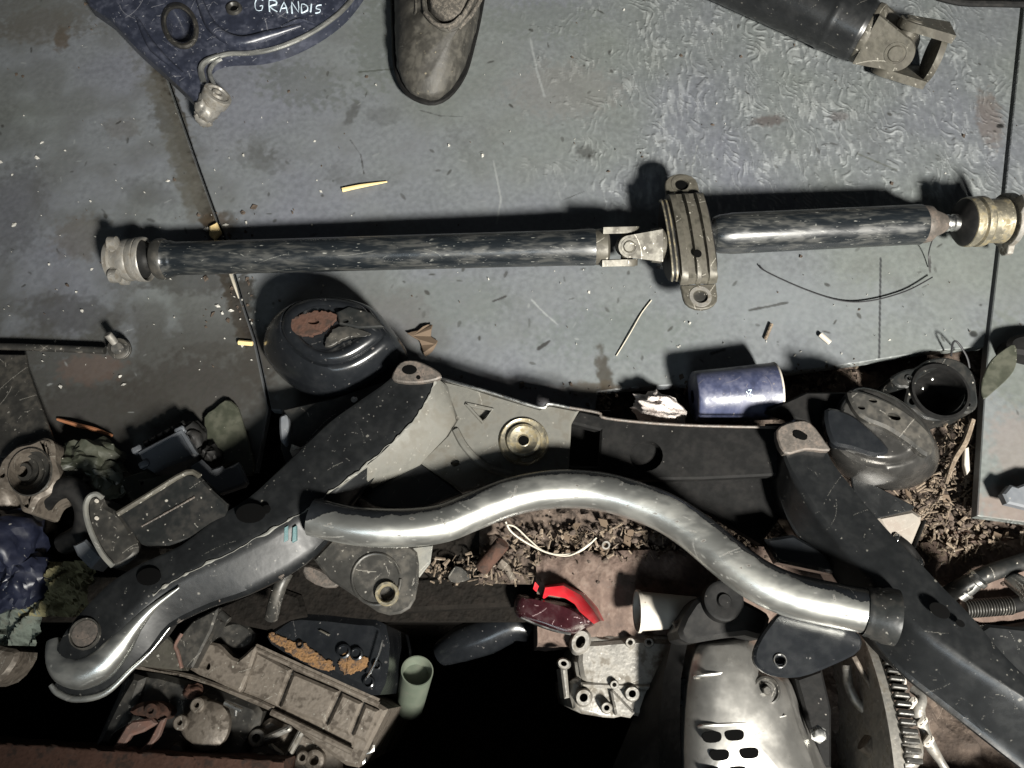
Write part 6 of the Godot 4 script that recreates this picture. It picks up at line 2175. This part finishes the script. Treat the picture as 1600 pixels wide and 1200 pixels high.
	mb.lathe(W(1606, 922, 0.02), Vector3(0.2, 0.6, 0.5), [[-0.03, 0.012], [0, 0.014], [0.004, 0.018], [0.012, 0.018], [0.014, 0.012], [0.014, 0]], 20)
	single(mb, "metal_coupling", "polished_steel", "bright round metal coupling at the edge above the corrugated hose", "coupling")
	mb = MB.new()
	mb.tube(line3([1470, 985, -0.1, 1510, 990, -0.08, 1550, 1000, -0.08, 1640, 985, -0.08]), 0.02, 14, 4)
	single(mb, "black_pipe", "rubber", "thick black rubber pipe under the corrugated hose", "pipe", "", 60.0)
	build_engine()
	# pale tube in the dark
	mb = MB.new()
	a = W(652, 1048, -0.22)
	b = W(640, 1104, -0.34)
	l = a.distance_to(b)
	mb.lathe(a, b - a, [[0.02, 0.0], [0.02, 0.021], [0.0, 0.0245], [0.0, 0.0265], [0.004, 0.0265], [l, 0.024]], 32, false)
	single(mb, "plastic_tube", "green_plastic", "pale green plastic tube end standing in the dark pit", "tube", "", 50.0)
	# rusty beam at the bottom edge
	mb = MB.new()
	a = W(-80, 1190, -0.12)
	b = W(440, 1222, -0.12)
	ax = (b - a).normalized()
	az = Vector3(-ax.z, 0, ax.x)
	rs = []
	for i in 60:
		var p := a + (b - a) * (i / 59.0)
		var ring := PackedVector3Array()
		for q in [[-0.030, -0.09], [-0.030, -0.005], [-0.026, 0.0], [0.0, 0.0], [0.03, 0.0], [0.036, -0.004], [0.036, -0.09]]:
			var w := p + az * float(q[0]) + Vector3(0, float(q[1]), 0)
			ring.append(w + Vector3(0, 0.004 * rough.get_noise_3dv(w * 1400.0), 0.003 * rough.get_noise_3dv(w * 1000.0)))
		rs.append(ring)
	mb.loft(rs, true, true, true)
	single(mb, "rusty_beam", "rust", "rusty brown steel beam along the near edge of the pit", "beam", "", 50.0)


func jagged(flat: Array, n: int, amp: float) -> Array:
	var o := resample(flat, n)
	for i in o.size():
		o[i] += rng.randf_range(-amp, amp)
	return o


func build_engine() -> void:
	var t := thing("engine_block", "dirty cast engine block with a ribbed side and orange crust", "engine", W(430, 1080, -0.55))
	var mb := MB.new()
	slab_px(mb, [398, 1013, 590, 1098, 606, 1108, 560, 1200, 540, 1196, 424, 1112, 376, 1086], -0.135, -0.55, 0.005)
	part(mb, "side_wall", "dirty_aluminium", t)
	for q in [[398, 1015, 454, 1046, 432, 1104, 378, 1082], [458, 1050, 529, 1080, 506, 1132, 436, 1106], [534, 1083, 566, 1098, 545, 1148, 510, 1134], [570, 1100, 592, 1110, 572, 1160, 550, 1150]]:
		mb = MB.new()
		slab_px(mb, q, -0.126, -0.14, 0.004)
		part(mb, "wall_panel", "dirty_aluminium", t)
	mb = MB.new()
	mb.loft([line3([396, 1010, -0.12, 480, 1048, -0.12, 590, 1098, -0.12]), line3([402, 1006, -0.115, 486, 1044, -0.115, 594, 1092, -0.115]), line3([402, 1006, -0.2, 486, 1044, -0.2, 594, 1092, -0.2])], false)
	mb.tube(line3([396, 1012, -0.12, 480, 1050, -0.12, 592, 1100, -0.12]), 0.004, 8, 3)
	mb.tube(line3([424, 1112, -0.125, 490, 1144, -0.125, 550, 1174, -0.125]), 0.005, 8, 3)
	part(mb, "gasket_edge", "dirty_aluminium", t)
	# sooty head with orange crust
	mb = MB.new()
	slab_px(mb, curve([414, 994, 440, 968, 470, 958, 560, 966, 602, 976, 606, 1040, 592, 1086, 560, 1078, 500, 1050, 440, 1018], 2), -0.10, -0.4, 0.010)
	var head := part(mb, "cylinder_head", "gloss_black", t, "black oily cylinder head")
	mb = MB.new()
	for q in [[420, 992, 440, 994, 456, 1002, 470, 1001, 486, 1013, 500, 1024, 514, 1033, 522, 1047, 500, 1046, 480, 1037, 462, 1027, 444, 1013, 428, 1004], [528, 1036, 543, 1016, 552, 1028, 572, 1026, 574, 1042, 556, 1050, 540, 1054]]:
		var edge := jagged(curve(q, 3), 80, 1.7)
		slab_px(mb, edge, -0.0965, -0.105, 0.001)
	var crust := noise(91, 0.09)
	for i in 26:
		var px := rng.randf_range(424, 518)
		var p := W(px, 996 + (px - 424) * 0.48 + rng.randf_range(-6, 8), -0.0968)
		var r := rng.randf_range(0.001, 0.003)
		mb.blob(p, Vector3(r * 1.8, r * 0.4, r), crust, 0.7, 7, 5)
	part(mb, "orange_crust", "orange_crust", head, "orange crusty deposit along the head", 60.0)
	for q in [[538, 1018, 10], [558, 1022, 9], [470, 1008, 5], [577, 1066, 8], [590, 1040, 6]]:
		mb = MB.new()
		mb.lathe(W(q[0], q[1], -0.1), Vector3.UP, [[0, q[2] * 0.00115], [0.007, q[2] * 0.00105], [0.008, q[2] * 0.0008], [0.003, q[2] * 0.0007], [0.003, 0]], 20, false)
		part(mb, "oil_port", "gloss_black", head)
	mb = MB.new()
	slab_px(mb, [497, 985, 501, 984, 515, 991, 513, 994], -0.095, -0.1, 0.001)
	part(mb, "paint_fleck", "beige_steel", head)
	mb = MB.new()
	mb.tube(line3([598, 1000, -0.08, 592, 1022, -0.08, 582, 1045, -0.085, 574, 1058, -0.09]), 0.0016, 6, 4)
	part(mb, "thin_pipe", "polished_steel", head)
	# left end: flange ledge, plates and the dark bell housing
	mb = MB.new()
	slab_px(mb, [204, 1044, 212, 1036, 300, 1054, 400, 1090, 428, 1104, 424, 1112, 330, 1072, 280, 1056], -0.125, -0.16, 0.003)
	part(mb, "flange_ledge", "dirty_aluminium", t)
	mb = MB.new()
	slab_px(mb, [210, 1040, 232, 1014, 246, 998, 263, 994, 277, 1008, 283, 1030, 283, 1048], -0.105, -0.2, 0.003)
	part(mb, "end_plate", "beige_steel", t)
	mb = MB.new()
	slab_px(mb, [273, 1010, 281, 992, 300, 970, 342, 948, 330, 985, 300, 1044, 284, 1042], -0.085, -0.2, 0.003)
	part(mb, "dark_web", "dark_steel", t)
	mb = MB.new()
	mb.tube(line3([284, 1044, -0.083, 278, 1020, -0.083, 274, 1008, -0.083, 284, 990, -0.083]), 0.0028, 7, 3)
	part(mb, "torn_edge", "pink_rust", t)
	mb = MB.new()
	slab_px(mb, curve([296, 1046, 303, 1018, 316, 1004, 342, 1006, 356, 1020, 372, 1030, 392, 1012, 400, 1016, 378, 1076, 366, 1078, 330, 1062], 2), -0.11, -0.4, 0.004, [ell(325, 1041, 4, 6, 0, 10)])
	part(mb, "corner_casting", "dirty_aluminium", t)
	mb = MB.new()
	slab_px(mb, curve([338, 990, 352, 975, 376, 972, 398, 990, 392, 1008, 372, 1018, 352, 1008], 2), -0.14, -0.4, 0.004)
	mb.rod(W(344, 958, -0.06), W(358, 970, -0.06), 0.006, 10, 0.001)
	part(mb, "spout", "dark_steel", t)
	mb = MB.new()
	slab_px(mb, curve([206, 1048, 300, 1066, 380, 1094, 408, 1112, 390, 1160, 330, 1230, 140, 1190, 146, 1166, 180, 1090], 2), -0.18, -0.55, 0.008)
	var bell := part(mb, "bell_housing", "dark_steel", t)
	mb = MB.new()
	slab_px(mb, [180, 1096, 206, 1052, 226, 1058, 200, 1130, 172, 1168, 146, 1166], -0.165, -0.3, 0.008)
	part(mb, "housing_flange", "dark_steel", bell)
	mb = MB.new()
	slab_px(mb, curve([200, 1112, 212, 1100, 232, 1095, 252, 1100, 262, 1112, 254, 1124, 232, 1126, 214, 1120], 2), -0.142, -0.2, 0.007)
	mb.lathe(W(238, 1110, -0.142), Vector3.UP, [[0, 0.012], [0.006, 0.010], [0.007, 0.005], [0.002, 0.004], [0.002, 0]], 18, false)
	part(mb, "clutch_boss", "rust", bell, "red rusty boss of the clutch lever")
	mb = MB.new()
	slab_px(mb, [170, 1178, 196, 1134, 206, 1126, 238, 1122, 246, 1130, 222, 1144, 204, 1150, 184, 1182], -0.136, -0.146, 0.003)
	part(mb, "lever_arm", "pink_rust", bell, "pinkish rusty forked lever")
	mb = MB.new()
	slab_px(mb, [250, 1124, 258, 1122, 248, 1150, 232, 1170, 218, 1182, 214, 1176, 232, 1158], -0.138, -0.148, 0.002)
	part(mb, "lever_arm", "pink_rust", bell)
	mb = MB.new()
	slab_px(mb, curve([192, 1170, 204, 1168, 208, 1180, 196, 1186], 3), -0.14, -0.16, 0.003)
	part(mb, "lever_pad", "pink_rust", bell)
	mb = MB.new()
	var cov := [300, 1104, 322, 1092, 350, 1100, 362, 1120, 358, 1150, 340, 1172, 314, 1176, 294, 1160, 282, 1142, 284, 1126]
	dome_px(mb, [[curve(cov, 3), -0.19], [curve(shrink(cov, 0.98), 3), -0.155], [curve(shrink(cov, 0.9), 3), -0.147], [curve(shrink(cov, 0.5), 3), -0.142]], 50)
	part(mb, "pump_cover", "dirty_aluminium", bell, "grainy beige pump cover", 60.0)
	for q in [[316, 1101], [290, 1128]]:
		mb = MB.new()
		mb.lathe(W(q[0], q[1], -0.16), Vector3.UP, [[0, 0.013], [0.022, 0.011], [0.024, 0.009], [0.024, 0.004], [0.012, 0.0035], [0.012, 0.0]], 22, false)
		part(mb, "bolt_lug", "dirty_aluminium", bell)
	mb = MB.new()
	mb.blob(W(302, 1080, -0.165), Vector3(0.016, 0.014, 0.012), noise(94, 0.02), 0.3, 16, 10)
	part(mb, "rusty_plug", "rust", bell, "", 60.0)
	mb = MB.new()
	mb.lathe(W(281, 1173, -0.17), Vector3.UP, [[0, 0.014], [0.012, 0.013], [0.018, 0.009], [0.020, 0.0]], 20, false)
	part(mb, "round_plug", "dark_steel", bell)
	mb = MB.new()
	mb.rod(W(350, 1098, -0.13), W(378, 1110, -0.13), 0.004, 10, 0.001)
	mb.rod(W(370, 1104, -0.13), W(368, 1120, -0.13), 0.003, 8, 0.001)
	part(mb, "drain_tap", "polished_steel", bell)
	# valve gear in the bottom corner
	t = thing("valve_body", "pale cast valve body with bolt holes at the bottom of the engine", "car part", W(450, 1170, -0.55))
	mb = MB.new()
	slab_px(mb, curve([384, 1188, 396, 1160, 404, 1138, 420, 1122, 440, 1130, 470, 1142, 520, 1168, 534, 1190, 520, 1240, 380, 1240], 2), -0.19, -0.5, 0.006)
	var vb := part(mb, "case", "dirty_aluminium", t)
	for q in [[407, 1152, 13], [385, 1196, 12], [412, 1186, 11], [450, 1196, 9], [478, 1182, 10], [496, 1186, 15]]:
		mb = MB.new()
		mb.lathe(W(q[0], q[1], -0.2), Vector3.UP, [[0, q[2] * 0.00115], [0.022, q[2] * 0.001], [0.024, q[2] * 0.0008], [0.024, q[2] * 0.0005], [0.006, q[2] * 0.00045], [0.006, 0]], 20, false)
		part(mb, "bolt_boss", "cast_aluminium" if q[0] < 430 else "dirty_aluminium", vb)
	mb = MB.new()
	mb.box(W(434, 1146, -0.175), Basis(Vector3.UP, 0.4), Vector3(0.045, 0.012, 0.010), 0.003)
	mb.box(W(432, 1172, -0.175), Basis(Vector3.UP, -0.6), Vector3(0.03, 0.012, 0.007), 0.003)
	mb.box(W(462, 1160, -0.178), Basis(Vector3.UP, 1.1), Vector3(0.05, 0.016, 0.010), 0.003)
	part(mb, "casting_rib", "cast_aluminium", vb)
	mb = MB.new()
	mb.tube(line3([562, 1168, -0.15, 572, 1176, -0.15, 582, 1172, -0.15, 584, 1164, -0.15]), 0.003, 8, 4)
	mb.lathe(W(565, 1186, -0.17), Vector3.UP, [[0, 0.009], [0.01, 0.008], [0.012, 0.004], [0.012, 0]], 16, false)
	single(mb, "hose_clamp", "polished_steel", "small shiny hose clamp right of the valve body", "clamp")
	mb = MB.new()
	mb.tube(line3([448, 895, -0.02, 438, 915, -0.02, 430, 940, -0.03, 424, 965, -0.05]), 0.010, 12, 4)
	single(mb, "curved_pipe", "dark_steel", "curved dark pipe under the left arm above the engine", "pipe", "", 60.0)
	mb = MB.new()
	slab_px(mb, curve([474, 884, 500, 890, 530, 912, 508, 918, 478, 904], 2), 0.06, 0.05, 0.002)
	single(mb, "corner_plate", "worn_brown", "small brown corner plate behind the left hanger bracket", "plate")
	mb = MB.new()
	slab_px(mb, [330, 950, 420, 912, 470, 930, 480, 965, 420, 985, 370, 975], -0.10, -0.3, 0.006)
	single(mb, "inner_casting", "oily_shade_soil", "black oily casting hidden between the left arm and engine", "car part")
